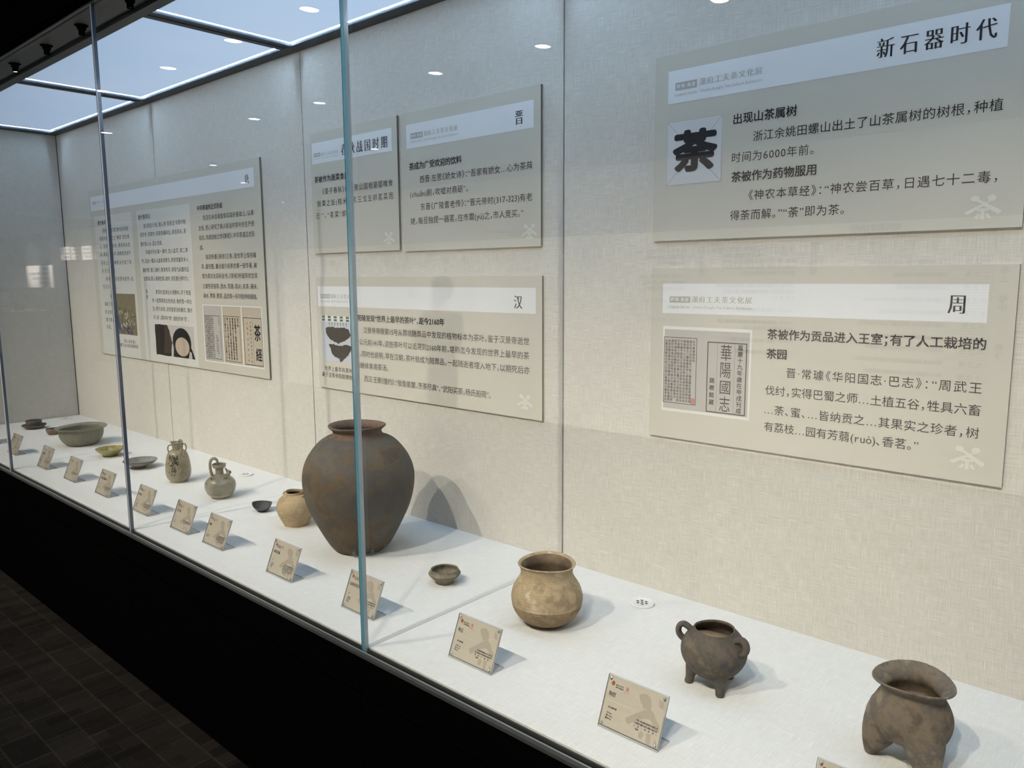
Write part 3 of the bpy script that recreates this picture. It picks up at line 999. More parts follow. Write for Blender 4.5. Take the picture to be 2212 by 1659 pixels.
p.part('black_leaf', 'leaf_black', _leaf, 0.7, lf)
p.part('caption', 'ink', lambda t_: (t_.line('世界上最早的茶叶', 2499, 2664, 464.5, 19), t_.line('藏于汉景帝阳陵博物馆', 2481, 2681, 441, 19)), 0.5)
p.body([('汉阳陵发现“世界上最早的茶叶”，距今2160年', 2681, 3142, 654.5)],
       [('汉景帝帝陵第15号从葬坑随葬品中发现的植物标本为茶叶。鉴于汉景帝逝世', 2735, 3487, 613),
        ('于公元前141年，这些茶叶可以追溯到2160年前，堪称迄今发现的世界上最早的茶', 2688, 3487, 572),
        ('叶。同时也说明，早在汉朝，茶叶就成为陪葬品，一起随逝者埋入地下，以期死后亦', 2688, 3488, 530.5),
        ('能继续享用茶汤。', 2689, 2864, 490), ('西汉·王褒《僮约》：“脍鱼氰鳖，烹荼尽具”、“武阳买茶，杨氏担荷”。', 2732, 3336, 445)])
p.mark(3440, 3499, 416, 461)

# --- 唐
p = Panel(400, 2118, 390, 1255, 'very large grey text panel headed 唐 with three columns, at far left')
p.header(423, 2072, 1148, 1221, 445, 501, 1188, 15, 506, 655, 1188, 445, 655, 1170)
p.title('唐', 2005, 2036, 1181, 41, 33)
p.part('white_column', 'panel_white', lambda t_: t_.rect(452, 920, 391, 1117.5), 0.3)
p.part('white_column', 'panel_white', lambda t_: t_.rect(978, 1527, 391, 1117), 0.3)
p.body([('唐代庵茶法：', 498, 640, 1083), ('唐代煎茶法：', 998, 1137, 1085.5), ('中华茶道的正式形成', 1597, 1814, 1092.5)],
       [('《茶经·六之饮》谓：唐代民间还有', 548, 875, 1040), ('将茶叶捣碎，贮之“痷茶”的饮茶', 505, 878, 1000), ('法：将茶制成茶末，再将茶末煎', 503, 880, 960),
        ('烤、舂后贮瓶缶中，再用热汤浇于', 501, 882, 919.5), ('茶末上浸泡。痷茶法开启了末', 504, 883, 875), ('茶渣饮先河。', 504, 695, 833.5),
        ('痷茶法不仅在民间流传，在', 552, 889, 792), ('宫廷亦煎茶。', 506, 680, 750.5), ('画中', 590, 640, 702), ('描绘了晚唐', 508, 642, 660),
        ('茶法情景，', 508, 636, 617), ('展示唐人的', 512, 645, 577), ('风情。', 511, 575, 537),
        ('据《茶经》介绍，唐人用“蒸青法”将茶叶制', 1050, 1482, 1042), ('成茶饼，煎茶时，将茶饼碾碎后，筛选茶末，茶', 1004, 1481, 1001.5),
        ('鍑中放入水，起火支烧。', 1004, 1240, 957.5), ('待鍑中的水第一沸时，加入盐花；第二沸', 1054, 1485, 918),
        ('时，舀出一瓢水以备救沸育华，用茶则量茶末入', 1006, 1486, 876.5), ('鍑煎煮；第三沸时，救沸育华，用茶勺从鍑内舀', 1010, 1484, 833),
        ('出茶汤，酌入茶碗饮用。故时，汤花要分得均匀。', 1014, 1479, 792), ('沫', 1024, None, 731), ('饽', 1024, None, 703),
        ('煮茶的渣滓在水沸腾时，浮于表面', 1134, 1489, 728.5), ('的一层厚厚的白色泡沫，像积雪一样白', 1090, 1490, 688),
        ('洁，称为沫饽。沫饽是茶汤的精华，薄的', 1088, 1492, 648.5), ('叫“沫”，厚的叫“饽”，细轻的叫“花”。', 1092, 1454, 607),
        ('陆羽在亲自调查和实践的基础上，认真', 1645, 2058, 1049.5), ('总结、悉心研究了前人和当时茶叶的生产经', 1599, 2059, 1007), ('验后，完成创始之作《茶经》，中华茶道正式形', 1599, 2059, 966.5),
        ('成。', 1601, 1633, 924.5), ('陆羽所著《茶经》三卷，是世界上现存最', 1649, 2062, 883.5), ('早、最完整、最全面介绍茶的第一部专著，被', 1605, 2063, 843),
        ('誉为茶文化百科全书。《茶经》所倡导的饮茶', 1606, 2064, 802), ('之道包括鉴茶、选水、赏器、取火、炙茶、碾末、', 1606, 2063, 759), ('烧水、煎茶、酌茶、品饮等一系列程序和规则。', 1607, 2054, 717.5)])
M['paint_olive'] = plain('paint_olive', (0.26, 0.23, 0.15), 0.7, 0, 0.2, 0.15, 40)
M['paint_pale'] = plain('paint_pale', (0.50, 0.46, 0.36), 0.7)
M['paint_blue'] = plain('paint_blue', (0.06, 0.06, 0.20), 0.7)
M['paint_dark'] = plain('paint_dark', (0.04, 0.04, 0.035), 0.7)
pt = p.part('painting', 'paint_olive', lambda t_: t_.rect(660, 894, 507, 716), 0.4)
rng = random.Random(11)


def _blobs(n, x0, x1, z0, z1, r0, r1):
    def fn(t_):
        for _ in range(n):
            x, z, r = rng.uniform(x0, x1), rng.uniform(z0, z1), rng.uniform(r0, r1)
            t_.shape([(x + r * math.cos(a) * rng.uniform(0.7, 1.3), z + r * math.sin(a)) for a in [k * math.pi / 4 for k in range(8)]])
    return fn


p.part('painted_dabs', 'paint_pale', _blobs(26, 690, 870, 545, 630, 4, 9), 0.6, pt)
p.part('painted_dabs', 'paint_dark', _blobs(30, 690, 875, 535, 640, 2.5, 6), 0.8, pt)
p.part('painted_dabs', 'paint_blue', lambda t_: (_blobs(14, 690, 860, 515, 545, 4, 9)(t_), t_.shape([(668, 600), (680, 605), (684, 570), (700, 545), (700, 530), (676, 530), (670, 555)])), 1.0, pt)
p.part('caption', 'ink', lambda t_: (t_.line('《唐人宫乐图》', 717, 863, 473.5, 19), t_.line('藏于台北故宫博物馆', 674, 887, 450.5, 20)), 0.5)
M['photo_bg'] = plain('photo_bg', (0.60, 0.56, 0.55), 0.5)
M['tea_cake'] = plain('tea_cake', (0.035, 0.028, 0.024), 0.6, 0, 0.3, 0.3, 60)
M['tea_brown'] = plain('tea_brown', (0.085, 0.06, 0.045), 0.6, 0, 0.3, 0.3, 60)
M['bowl_black'] = plain('bowl_black', (0.012, 0.012, 0.012), 0.3)
M['tea_foam'] = plain('tea_foam', (0.56, 0.46, 0.36), 0.6)
ph = p.part('bowl_picture', 'photo_bg', lambda t_: t_.rect(1100, 1495, 426, 575), 0.4)
p.part('tea_cake', 'tea_cake', lambda t_: t_.shape(_rag([(1100, 575), (1230, 573), (1250, 550), (1262, 520), (1275, 490), (1262, 460), (1255, 428), (1100, 427)], 5, 3)), 0.6, ph)
p.part('cake_edge', 'tea_brown', lambda t_: t_.shape([(1205, 572), (1232, 572), (1262, 520), (1272, 490), (1255, 440), (1180, 438), (1195, 500)]), 0.8, ph)


def _ell(cx_, cz_, rx, rz, n=36, tilt=0.0):
    return [(cx_ + rx * math.cos(a) * math.cos(tilt) - rz * math.sin(a) * math.sin(tilt), cz_ + rx * math.cos(a) * math.sin(tilt) + rz * math.sin(a) * math.cos(tilt)) for a in [2 * math.pi * k / n for k in range(n)]]


p.part('black_bowl', 'bowl_black', lambda t_: (t_.shape(_ell(1372, 497, 92, 68)), t_.shape([(1290, 480), (1280, 427), (1495, 427), (1470, 468), (1440, 500), (1400, 430)])), 0.7, ph)
p.part('tea_foam', 'tea_foam', lambda t_: t_.shape(_ell(1375, 478, 70, 44)), 0.9, ph)
p.part('bowl_glint', 'photo_bg', lambda t_: t_.shape([(1432, 427), (1448, 462), (1464, 455), (1470, 427)]), 1.0, ph)
bk = p.part('book_picture', 'photo_white', lambda t_: t_.rect(1590, 2083, 427, 679), 0.4)
p.part('book_pages', 'page_grey', lambda t_: t_.rect(1598, 1758, 433, 674), 0.6, bk)
p.part('book_pages', 'page_tan', lambda t_: (t_.rect(1766, 1918, 433, 674), t_.rect(1926, 2077, 433, 674)), 0.6, bk)
src = '茶者南方之嘉木也一尺二尺乃至數十尺其巴山峽川有兩人合抱者伐而掇之其樹如瓜蘆葉如梔子花如白薔薇實如栟櫚蒂如丁香根如胡桃其字或從草或從木或草木并其名一曰茶二曰檟三曰蔎四曰茗五曰荈'


def _pages(t_):
    t_.frame(1600, 1742, 443, 632, 1.8)
    t_.frame(1768, 1905, 441, 634, 1.8)
    t_.frame(1934, 2076, 437, 632, 2.2)
    for i in range(8):
        s = ''.join(src[(i * 13 + j) % len(src)] for j in range(20))
        t_.column(s, 1612 + i * 9.5, 629, 447, 8.2, off=0.01)
    t_.column('茶經卷上', 1729, 628, 590, 8)
    t_.column('一之源二之具三之造', 1716, 550, 465, 8, bold=True)
    t_.column('竟陵陸羽鴻漸著', 1705, 550, 475, 8)
    for i in range(6):
        s = ''.join(src[(i * 11 + j + 3) % len(src)] for j in range(14 if i < 5 else 3))
        t_.column(s, 1784 + i * 21, 628, 628 - 12.8 * len(s), 13, bold=True)
    t_.fit('茶', 2017, 2066, 538, 606, 0.02)
    t_.fit('経', 2022, 2070, 457, 510, 0.02)
    t_.column('茶具圖贊茶錄補茶譜外集', 1990, 620, 444, 9)
    t_.column('水辨茶疏茶譜外集', 1965, 620, 444, 9)
    t_.rect(2006, 2007, 440, 630)


p.part('page_text', 'ink', _pages, 0.8, bk)

# ================================================================ LABEL CARDS
TILT = math.radians(22.5)
CARD_W, CARD_H = 120.0, 88.0


def card_point(x, y, d):
    def f(u, v):
        s_ = (1 - v) * CARD_H
        return (x - CARD_W / 2 + u * CARD_W, y + math.sin(TILT) * s_ - math.cos(TILT) * d, 3.0 + math.cos(TILT) * s_ + math.sin(TILT) * d * 0.4)
    return f


class CardText(Text):
    """Text whose x, z run in card millimetres (x from the left, z up from the foot)"""

    def __init__(self, x, y, d):
        cp = card_point(x, y, d)
        super().__init__(lambda a, b: cp(a / CARD_W, 1 - b / CARD_H), (0, -math.cos(TILT), math.sin(TILT)))


FIG = [[(0.545, 0.16), (0.60, 0.12), (0.66, 0.10), (0.73, 0.135), (0.76, 0.20), (0.78, 0.28), (0.765, 0.345), (0.72, 0.36), (0.68, 0.37), (0.655, 0.40), (0.635, 0.33), (0.60, 0.29), (0.57, 0.24)],
       [(0.70, 0.375), (0.76, 0.33), (0.83, 0.38), (0.90, 0.50), (0.955, 0.56), (0.96, 0.70), (0.90, 0.66), (0.80, 0.53), (0.73, 0.54), (0.62, 0.615), (0.47, 0.775), (0.42, 0.73), (0.405, 0.685)],
       [(0.66, 0.83), (0.71, 0.79), (0.755, 0.84), (0.72, 0.94), (0.67, 0.93)], [(0.78, 0.78), (0.86, 0.78), (0.87, 0.98), (0.80, 0.98)],
       [(0.93, 0.83), (0.965, 0.87), (0.965, 0.98), (0.92, 0.97)], [(0.87, 0.10), (0.95, 0.13), (0.96, 0.26), (0.89, 0.24)]]


def label_card(x, title, side, para, label):
    y = -590.0
    org = (x, y, 0)
    o = thing('label_stand', label, 'label stand', org, 'acrylic label stands along the front of the deck')
    g = lambda u, v, d: card_point(x, y, d)(u, v)
    mb = MB()
    # slanted acrylic sheet: faces clear, edges frosted
    a, b = -0.008, 1.012
    A = [g(a, 1.03, 1.2), g(b, 1.03, 1.2), g(b, -0.012, 1.2), g(a, -0.012, 1.2)]
    B = [g(a, 1.03, -3.4), g(b, 1.03, -3.4), g(b, -0.012, -3.4), g(a, -0.012, -3.4)]
    mb.quad(*A).quad(B[3], B[2], B[1], B[0])
    mb.cur = 1
    for i in range(4):
        j = (i + 1) % 4
        mb.quad(A[j], A[i], B[i], B[j])
    x0, x1 = x - 61, x + 61
    mb.cur = 0
    mb.quad((x0, y, 2.6), (x1, y, 2.6), (x1, y + 39, 2.6), (x0, y + 39, 2.6))
    mb.cur = 1
    mb.quad((x0, y, 0.2), (x1, y, 0.2), (x1, y, 2.6), (x0, y, 2.6)).quad((x1, y + 39, 0.2), (x0, y + 39, 0.2), (x0, y + 39, 2.6), (x1, y + 39, 2.6))
    mb.quad((x1, y, 0.2), (x1, y + 39, 0.2), (x1, y + 39, 2.6), (x1, y, 2.6)).quad((x0, y + 39, 0.2), (x0, y, 0.2), (x0, y, 2.6), (x0, y + 39, 2.6))
    mb.build('acrylic_stand', ['acrylic', 'acrylic_edge'], o, org)
    mb = MB().quad(g(0.005, 0.985, -0.6), g(0.995, 0.985, -0.6), g(0.995, 0.008, -0.6), g(0.005, 0.008, -0.6))
    mb.quad(g(0.005, 0.008, -1.6), g(0.995, 0.008, -1.6), g(0.995, 0.985, -1.6), g(0.005, 0.985, -1.6))
    pc = mb.build('paper_card', 'card_paper', o, org)
    tx = CardText(x, y, -0.45)
    for q in FIG:
        tx.shape([(u * CARD_W, (1 - v) * CARD_H) for u, v in q])
    tx.build('figure_print', 'card_figure', pc, org)
    tx = CardText(x, y, -0.4)
    tx.rect(0.045 * CARD_W, 0.52 * CARD_W, 0.518 * CARD_H, 0.523 * CARD_H)
    tx.build('pale_rule', 'mark_pale', pc, org)
    tx = CardText(x, y, -0.3)
    tx.shape(_ell(0.095 * CARD_W, 0.855 * CARD_H, 3.4, 4.0))
    tx.build('red_emblem', 'card_red', pc, org)
    tx = CardText(x, y, -0.3)
    tx.rect(0.325 * CARD_W, 0.365 * CARD_W, 0.80 * CARD_H, 0.875 * CARD_H)
    tx.line('潮府工夫茶', 0.30 * CARD_W, 0.39 * CARD_W, 0.765 * CARD_H, 2.6)
    tx.build('pink_stamp', 'card_pink', pc, org)
    tx = CardText(x, y, -0.2)
    tx.line('潮府工夫茶文化', 17.5, 33.5, 0.845 * CARD_H, 2.9, bold=True)
    tx.line('潮州市文物展览馆', 17.5, 33.5, 0.80 * CARD_H, 2.9, bold=True)
    tx.build('organiser_names', 'ink', pc, org)
    tx = CardText(x, y, -0.2)
    tx.line(title, 7.5, None, 0.645 * CARD_H, 9.6, serif=True, sx=7.2)
    tx.build('title', 'ink', pc, org)
    tx = CardText(x, y, -0.2)
    for i, s_ in enumerate(side):
        tx.line(s_, 11.5 - i * 0.6, None, (0.39 - 0.053 * i - (0.055 if i else 0)) * CARD_H, 3.5, bold=True)
    tx.build('details', 'ink', pc, org)
    tx = CardText(x, y, -0.2)
    n = len(para)
    for i, s_ in enumerate(para):
        zc_ = (0.37 - 0.056 * i) * CARD_H
        if i == n - 1:
            tx.line(s_, 71, None, zc_, 3.5, bold=True)
        else:
            tx.line(s_, 71 if i == 0 else 67, 113, zc_, 3.5, bold=True)
    tx.build('paragraph', 'ink', pc, org)
    for u, v in ((0.045, 0.055), (0.955, 0.055), (0.045, 0.94), (0.955, 0.94)):
        c = Vector(g(u, v, 1.2))
        nrm = Vector((0, -math.cos(TILT), math.sin(TILT)))
        MB().tube([c, c + nrm * 1.6, c + nrm * 2.2], [2.6, 2.4, 1.4], 14).build('stud', 'chrome', o, org, True)
    return o


CARDS = [
    (520, '青瓷盏', ['唐', '口径8cm', '高3cm'], ['青瓷盏，唐代饮茶用具，敞口浅', '腹，胎质细密，釉色青灰。', '可观'], 'label card at the far left end of the row'),
    (870, '盏托', ['唐', '口径9.6cm', '高3.5cm'], ['盏托，唐代承托茶盏之器，敞口', '浅腹，胎质坚致，釉色青灰。', '可用'], 'label card in front of the dark cup and saucer'),
    (1274, '青釉折沿盆', ['唐', '口径22cm', '高8cm'], ['青釉盆，唐代盛水器具，敞口宽沿', '弧腹平底，胎质坚致，釉色青灰均', '匀，器形规整，为日常用器。', '可观'], 'label card in front of the big grey-green basin'),
    (1587, '碗', ['唐', '口径11cm', '高4cm'], ['碗，唐代饮食用具，敞口弧腹，', '内外施釉，釉色黄绿，光亮。', '可观'], 'label card in front of the yellow-green glazed dish'),
    (1908, '长沙窑青釉褐彩壶', ['唐', '口径5cm', '高16cm'], ['长沙窑壶，唐代酒茶器具，直口', '长腹，贴塑模印纹饰，施青釉褐彩', '，为唐代外销瓷之代表，流布甚广', '可观'], 'label card in front of the shallow grey dish'),
    (2243, '鸡首壶', ['东晋', '口径5cm', '高14cm', '重400g'], ['鸡首壶，晋代酒水器具，盘口束颈', '鼓腹，肩部贴鸡首流，后设曲柄，', '施青釉，釉色青灰，胎质坚致，造', '型古朴生动。', '可观'], 'label card just right of the left glass joint'),
    (2529, '青瓷耳杯', ['晋', '长8cm', '高3cm'], ['耳杯，晋代饮器，椭圆形，浅腹', '平底，胎质坚致，釉面灰青。', '可用'], 'label card between the spouted ewer and the small slate bowl, left of its twin'),
    (2745, '陶罐', ['汉', '口径7cm', '高11cm'], ['陶罐，汉代盛储器具，直口鼓腹', '平底，肩部贴双系，腹部饰弦纹，', '胎质坚致，造型饱满，为日常之用', '，出土于潮汕地区，保存完好。', '可观'], 'label card in front of the slate bowl and buff jar'),
    (3106, '印纹大罐', ['汉', '口径16cm', '高38cm', '重9kg'], ['印纹大罐，汉代盛储器具，侈口', '鼓腹，小平底，通体拍印方格纹，', '胎质坚硬，器形硕大，为储水储', '粮之器，出土时保存完整，', '可观'], 'label card in front of the largest jar'),
    (3449, '原始青瓷豆', ['周', '口径8cm', '高4.5cm', '重160g'], ['原始青瓷豆，周代盛食器具，敛口', '折腹，矮圈足，施青釉，釉层多有', '剥落，胎质坚致。', '先秦器用'], 'label card standing behind the thick glass joint'),
    (3826, '陶釜', ['新石器时期', '口径12cm', '高14.2cm', '重770g'], ['新石器时期炊煮器，侈口，束颈，鼓', '腹，新石器时代的炊煮器，潮汕地区出土', '常见于遗址。', '可观'], 'label card in front of the round bottomed tan pot, headed 陶釜'),
    (4211, '陶鼎', ['新石器时期', '长10cm', '高13.6cm', '重344.3g'], ['陶鼎，新石器时期炊煮的器具，多', '于煮食物，圆形，双耳，鼓腹，由釜加足', '三足，有双耳。', '可观'], 'label card in front of the three legged pot with two handles, headed 陶鼎'),
    (4584, '陶鬲', ['新石器时期', '口径12cm', '高14.3cm'], ['陶鬲，新石器时期炊煮的器具，三', '袋足，侈口束颈，便于受火加热。', '可观'], 'label card cut off by the bottom edge, in front of the flared tripod vessel'),
]
for c in CARDS:
    label_card(*c)

# ================================================================ CERAMICS


def wob(seed, amp=0.012, zamp=0.6):
    r = random.Random(seed)
    ph_ = [r.uniform(0, 6.28) for _ in range(6)]

    def f(x, y, z, a):
        k = 1 + amp * (math.sin(2 * a + ph_[0]) * 0.5 + math.sin(3 * a + ph_[1] + z * 0.03) * 0.3 + math.sin(5 * a + ph_[2] + z * 0.05) * 0.2)
        return x * k, y * k, z + zamp * math.sin(2 * a + ph_[3]) * (z / 100.0)
    return f


def smooth_prof(pts, k=5):
    """Catmull-Rom through the profile points"""
    out = []
    n = len(pts)
    for i in range(n - 1):
        p0, p1, p2, p3 = pts[max(i - 1, 0)], pts[i], pts[i + 1], pts[min(i + 2, n - 1)]
        for j in range(k):
            t_ = j / k
            q = []
            for a in (0, 1):
                q.append(0.5 * ((2 * p1[a]) + (-p0[a] + p2[a]) * t_ + (2 * p0[a] - 5 * p1[a] + 4 * p2[a] - p3[a]) * t_ ** 2 + (-p0[a] + 3 * p1[a] - 3 * p2[a] + p3[a]) * t_ ** 3))
            out.append((max(q[0], 0.01), q[1]))
    out.append(pts[-1])
    return out


# --- largest jar
org = (3085, -301, 0)
o = thing('storage_jar', 'largest jar, brown with pressed net pattern and flared rim, behind the thick glass joint', 'jar', org)
body = smooth_prof([(70, 0), (73, 2), (82, 10), (93, 24), (112, 58), (133, 100), (148, 135), (158, 172), (161.5, 205), (160, 235), (151, 266), (135, 294), (113, 320), (94, 333), (80, 338)])
ins = smooth_prof([(66, 352), (70, 338), (100, 318), (140, 270), (148, 205), (120, 110), (70, 20), (0.5, 12)], 3)
mb = MB().lathe([(0.5, 1), (70, 0)] + body[1:], 96, *org, warp=wob(1, 0.006, 0.35))
mb.build('body', 'jar_clay', o, org, True)
MB().lathe(ins, 64, *org).build('inside', 'dark_inside', o, org, True)
neck = [(82, 336), (75, 340), (72.5, 344), (71, 347), (69.5, 350), (69.5, 353), (71, 356), (74, 359.5), (79, 363.5), (82.5, 367), (83, 369.5), (81, 371), (77, 370), (71, 365), (67, 358), (66, 352)]
MB().lathe(neck, 96, *org, warp=wob(1, 0.006, 0.35)).build('rim', 'jar_rim', o, org, True)
# clear mounting pads that hold the foot
mo = thing('clear_mount', 'clear plastic pads holding the foot of the largest jar', 'mount', (3085, -301, 0))
mb = MB()
for a in (-18, -48, 8):
    ar = math.radians(a)
    dx, dy = math.cos(ar), math.sin(ar)
    mb.tube([(3085 + dx * 74, -301 + dy * 74, 1), (3085 + dx * 84, -301 + dy * 84, 4), (3085 + dx * 97, -301 + dy * 97, 17), (3085 + dx * 103, -301 + dy * 103, 27)], [4, 6, 6, 5], 10)
for a in range(-50, 10, 6):
    ar = math.radians(a)
    mb.ball((3085 + math.cos(ar) * 80, -301 + math.sin(ar) * 80, 4), 4.5, 8, 6)
mb.build('pad', 'clear_mount', mo, (3085, -301, 0), True)

# --- small carinated dish on a foot
org = (3467, -321, 0)
o = thing('footed_dish', 'small dark shouldered dish on a ring foot, between the largest jar and the tan pot', 'dish', org)
mb = MB().lathe(smooth_prof([(22, 0), (23.5, 1), (24, 6), (25, 9)], 2) + smooth_prof([(28, 11), (34, 16), (40, 22), (42, 25.5), (41, 28), (38.5, 31), (36.5, 34), (36.5, 36), (35.5, 37), (33.5, 36), (33, 33), (35, 28), (34, 22), (26, 18), (0.5, 17)], 4), 72, *org, warp=wob(2, 0.012, 1))
mb.build('bowl', 'spotdish', o, org, True)
MB().lathe([(0.5, 0.5), (22, 0.2), (24, 1)], 48, *org).build('foot', 'spotdish', o, org, True)

# --- tan round bottomed pot
org = (3817, -327, 0)
o = thing('cooking_pot', 'tan round bottomed clay pot with wide mouth and stamped lower half', 'pot', org)
outer = smooth_prof([(0.5, 0), (22, 0.5), (42, 5), (60, 14.5), (72, 28), (79, 42), (82, 58), (82, 68), (80, 80), (76, 91), (70, 101), (65, 109), (61.5, 116), (60, 122), (60, 130), (61.5, 137)])
k0 = next(i for i, q in enumerate(outer) if q[1] > 50)
MB().lathe(outer[:k0 + 1], 90, *org, warp=wob(3, 0.013, 1.4)).build('lower_body', 'tan_stamped', o, org, True)
MB().lathe(outer[k0:], 90, *org, warp=wob(3, 0.013, 1.4)).build('body', 'tan_clay', o, org, True)
MB().lathe([(61.5, 137), (63.5, 140), (66, 142.5), (66.5, 144), (65, 145.3), (62.5, 144.5), (59, 141)], 90, *org, warp=wob(3, 0.013, 1.4)).build('rim', 'tan_clay', o, org, True)
MB().lathe(smooth_prof([(59, 141), (56.5, 132), (56.5, 120), (64, 104), (74, 80), (74, 55), (55, 20), (0.5, 8)], 3), 72, *org, warp=wob(3, 0.013, 1.4)).build('inside', 'tan_inside', o, org, True)

# --- handled tripod pot
org = (4237, -327, 0)
o = thing('handled_tripod_pot', 'dark clay pot on three short legs with two loop handles', 'pot', org)
outer = smooth_prof([(0.5, 16), (16, 17), (30, 22.5), (45, 33), (56, 47), (62, 60), (63.5, 71), (62, 82), (57, 93), (50, 103), (43.5, 109.5), (40.5, 113), (39.5, 115.5), (38, 116.3), (36.5, 115), (37, 111), (47, 101), (56, 88), (58, 71), (50, 52), (36, 44), (0.5, 43)], 4)
MB().lathe(outer, 90, *org, warp=wob(5, 0.012, 1.0)).build('body', 'ding_clay', o, org, True)
MB().lathe([(0.5, 94), (25, 93), (42, 90), (53, 86)], 40, *org, warp=wob(6, 0.03, 5)).build('earth_fill', 'soil', o, org, True)
for a in (-148, -46, 72):
    ar = math.radians(a)
    dx, dy = math.cos(ar), math.sin(ar)
    pth = [(org[0] + dx * r, org[1] + dy * r, z) for r, z in ((38, 38), (41, 27), (43, 17), (44.5, 8), (46, 3.5), (46.5, 0.4))]
    MB().tube(pth, [15, 12, 9.3, 8.2, 8.4, 7.6], 16).build('leg', 'ding_clay', o, org, True)
for a in (194, -6):
    ar = math.radians(a)
    dx, dy = math.cos(ar), math.sin(ar)
    pth = smooth_prof([(44, 103), (52, 109), (60, 112), (67, 108.5), (70.5, 100), (69, 91), (63, 84), (56, 80)], 3)
    pth = [(org[0] + dx * r_, org[1] + dy * r_, z_) for r_, z_ in pth]
    MB().tube(pth, [9.0] + [8.2] * (len(pth) - 2) + [9.0], 14, 0.70).build('handle', 'ding_clay', o, org, True)

# --- flared tripod (hollow legged) vessel
org = (4595, -343, 0)
o = thing('hollow_legged_tripod', 'brown clay vessel with wide flared rim and three hollow legs, at far right', 'pot', org)
solid = MB()
prof = smooth_prof([(0.5, 38), (30, 42), (50, 54), (58, 70), (60.5, 86), (59, 98), (55.5, 108), (51.5, 116), (48.5, 121), (46.5, 126), (47, 131), (50, 137.5), (57, 142), (61, 145), (61, 147.5), (58.5, 147.8), (53, 144), (45, 138.5), (41, 132), (39.5, 126), (41, 120), (50, 105), (54, 90), (46, 70), (0.5, 62)], 3)
solid.lathe(prof, 72, *org, warp=wob(8, 0.02, 2.5))
for a in (-168, -47, 74):
    ar = math.radians(a)
    dx, dy = math.cos(ar), math.sin(ar)
    pth = [(org[0] + dx * r, org[1] + dy * r, z) for r, z in ((29, 90), (36, 70), (42, 52), (48, 36), (53, 20), (56, 10), (57.5, 4), (58, 0.6))]
    solid.tube(pth, [33, 33, 30, 25, 18.5, 13, 9.5, 7.5], 22)
tmp = solid.build('body', 'li_clay', None, org)
md = tmp.modifiers.new('remesh', 'REMESH')
md.mode = 'VOXEL'
md.voxel_size = 1.7 * U
sm = tmp.modifiers.new('smooth', 'SMOOTH')
sm.factor = 0.5
sm.iterations = 12
dg = bpy.context.evaluated_depsgraph_get()
me = bpy.data.meshes.new_from_object(tmp.evaluated_get(dg))
me.name = 'body'
bpy.data.objects.remove(tmp)
me.polygons.foreach_set('use_smooth', [True] * len(me.polygons))
body_o = bpy.data.objects.new('body', me)
S.collection.objects.link(body_o)
body_o.parent = o
MB().lathe([(0.5, 102), (20, 101), (38, 98), (51, 95)], 40, *org, warp=wob(9, 0.03, 4)).build('earth_fill', 'soil', o, org, True)

# --- buff jar with lugs
org = (2750, -305, 0)
o = thing('lugged_jar', 'small buff jar with two shoulder lugs, tucked left of the largest jar', 'jar', org)
outer = smooth_prof([(0.5, 0.3), (36, 0), (38.5, 2), (41.5, 8), (52, 27), (59.5, 46), (61.5, 58), (60, 70), (53, 84), (43, 94), (35, 99.5), (31.5, 102), (30.5, 105), (31, 109), (30.5, 110.5), (28.8, 110), (28, 105), (30, 99), (50, 82), (56, 60), (36, 10), (0.5, 6)], 4)
MB().lathe(outer, 80, *org, warp=wob(12, 0.014, 1.4)).build('body', 'buff_clay', o, org, True)
MB().lathe([(28.2, 104), (30, 98), (48, 82), (54, 60), (34, 12), (0.5, 8)], 40, *org).build('inside', 'dark_inside', o, org, True)
for a in (-158, 12, 40):
    ar = math.radians(a)
    dx, dy = math.cos(ar), math.sin(ar)
    tx_, ty_ = -dy, dx
    pth = [(org[0] + dx * r + tx_ * s_, org[1] + dy * r + ty_ * s_, z) for r, s_, z in ((36, -8, 96), (40, -7, 101), (41, 0, 104), (40, 7, 101), (36, 8, 96))]
    MB().tube(pth, 3.2, 10).build('lug', 'buff_clay', o, org, True)

# --- slate ear cup
org = (2533, -300, 0)
o = thing('slate_bowl', 'small boat shaped slate grey bowl, left of the buff jar', 'bowl', org)


def ear(x, y, z, a):
    d = -math.sin(a - math.radians(42))          # towards the viewer the lip dips
    k = max(0.0, z - 6) / 18.0
    return x * 1.0, y * 0.82, z - 12.0 * k * max(0.0, d) ** 1.3 + 2.5 * k * abs(math.cos(a - math.radians(42))) ** 3


MB().lathe(smooth_prof([(0.5, 0.3), (17, 0), (20, 1), (27, 8), (34, 17), (38, 24.5), (37.8, 25.8), (36.2, 25.6), (33, 19), (25, 9.5), (16, 4.5), (0.5, 4)], 4), 72, *org, warp=ear).build('body', 'slate_bowl', o, org, True)

# --- moulded ewer
org = (1932, -309, 0)
o = thing('moulded_ewer', 'tall glazed ewer with moulded medallion and dark splashes', 'ewer', org)
outer = smooth_prof([(0.5, 0.4), (31, 0), (33, 1.5), (33.2, 6), (35, 9), (41, 16), (45.5, 28), (47.3, 44), (46.6, 62), (44, 82), (40, 101), (35, 115), (28, 123), (20, 127), (17.5, 130), (17.5, 138), (18.5, 147), (20.5, 153), (23.5, 157), (23.8, 158.5), (22.3, 159), (19, 154), (16, 146), (15, 130), (28, 118), (36, 90), (36, 30), (0.5, 10)], 4)
MB().lathe(outer, 80, *org, warp=wob(14, 0.01, 1)).build('body', 'ewer_glaze', o, org, True)


def on_ewer(a, z, lift=0.0):
    r = np.interp(z, [6, 16, 28, 44, 62, 82, 101, 115, 123], [33.2, 41, 45.5, 47.3, 46.6, 44, 40, 35, 28]) + lift
    return (org[0] + r * math.cos(a), org[1] + r * math.sin(a), z)


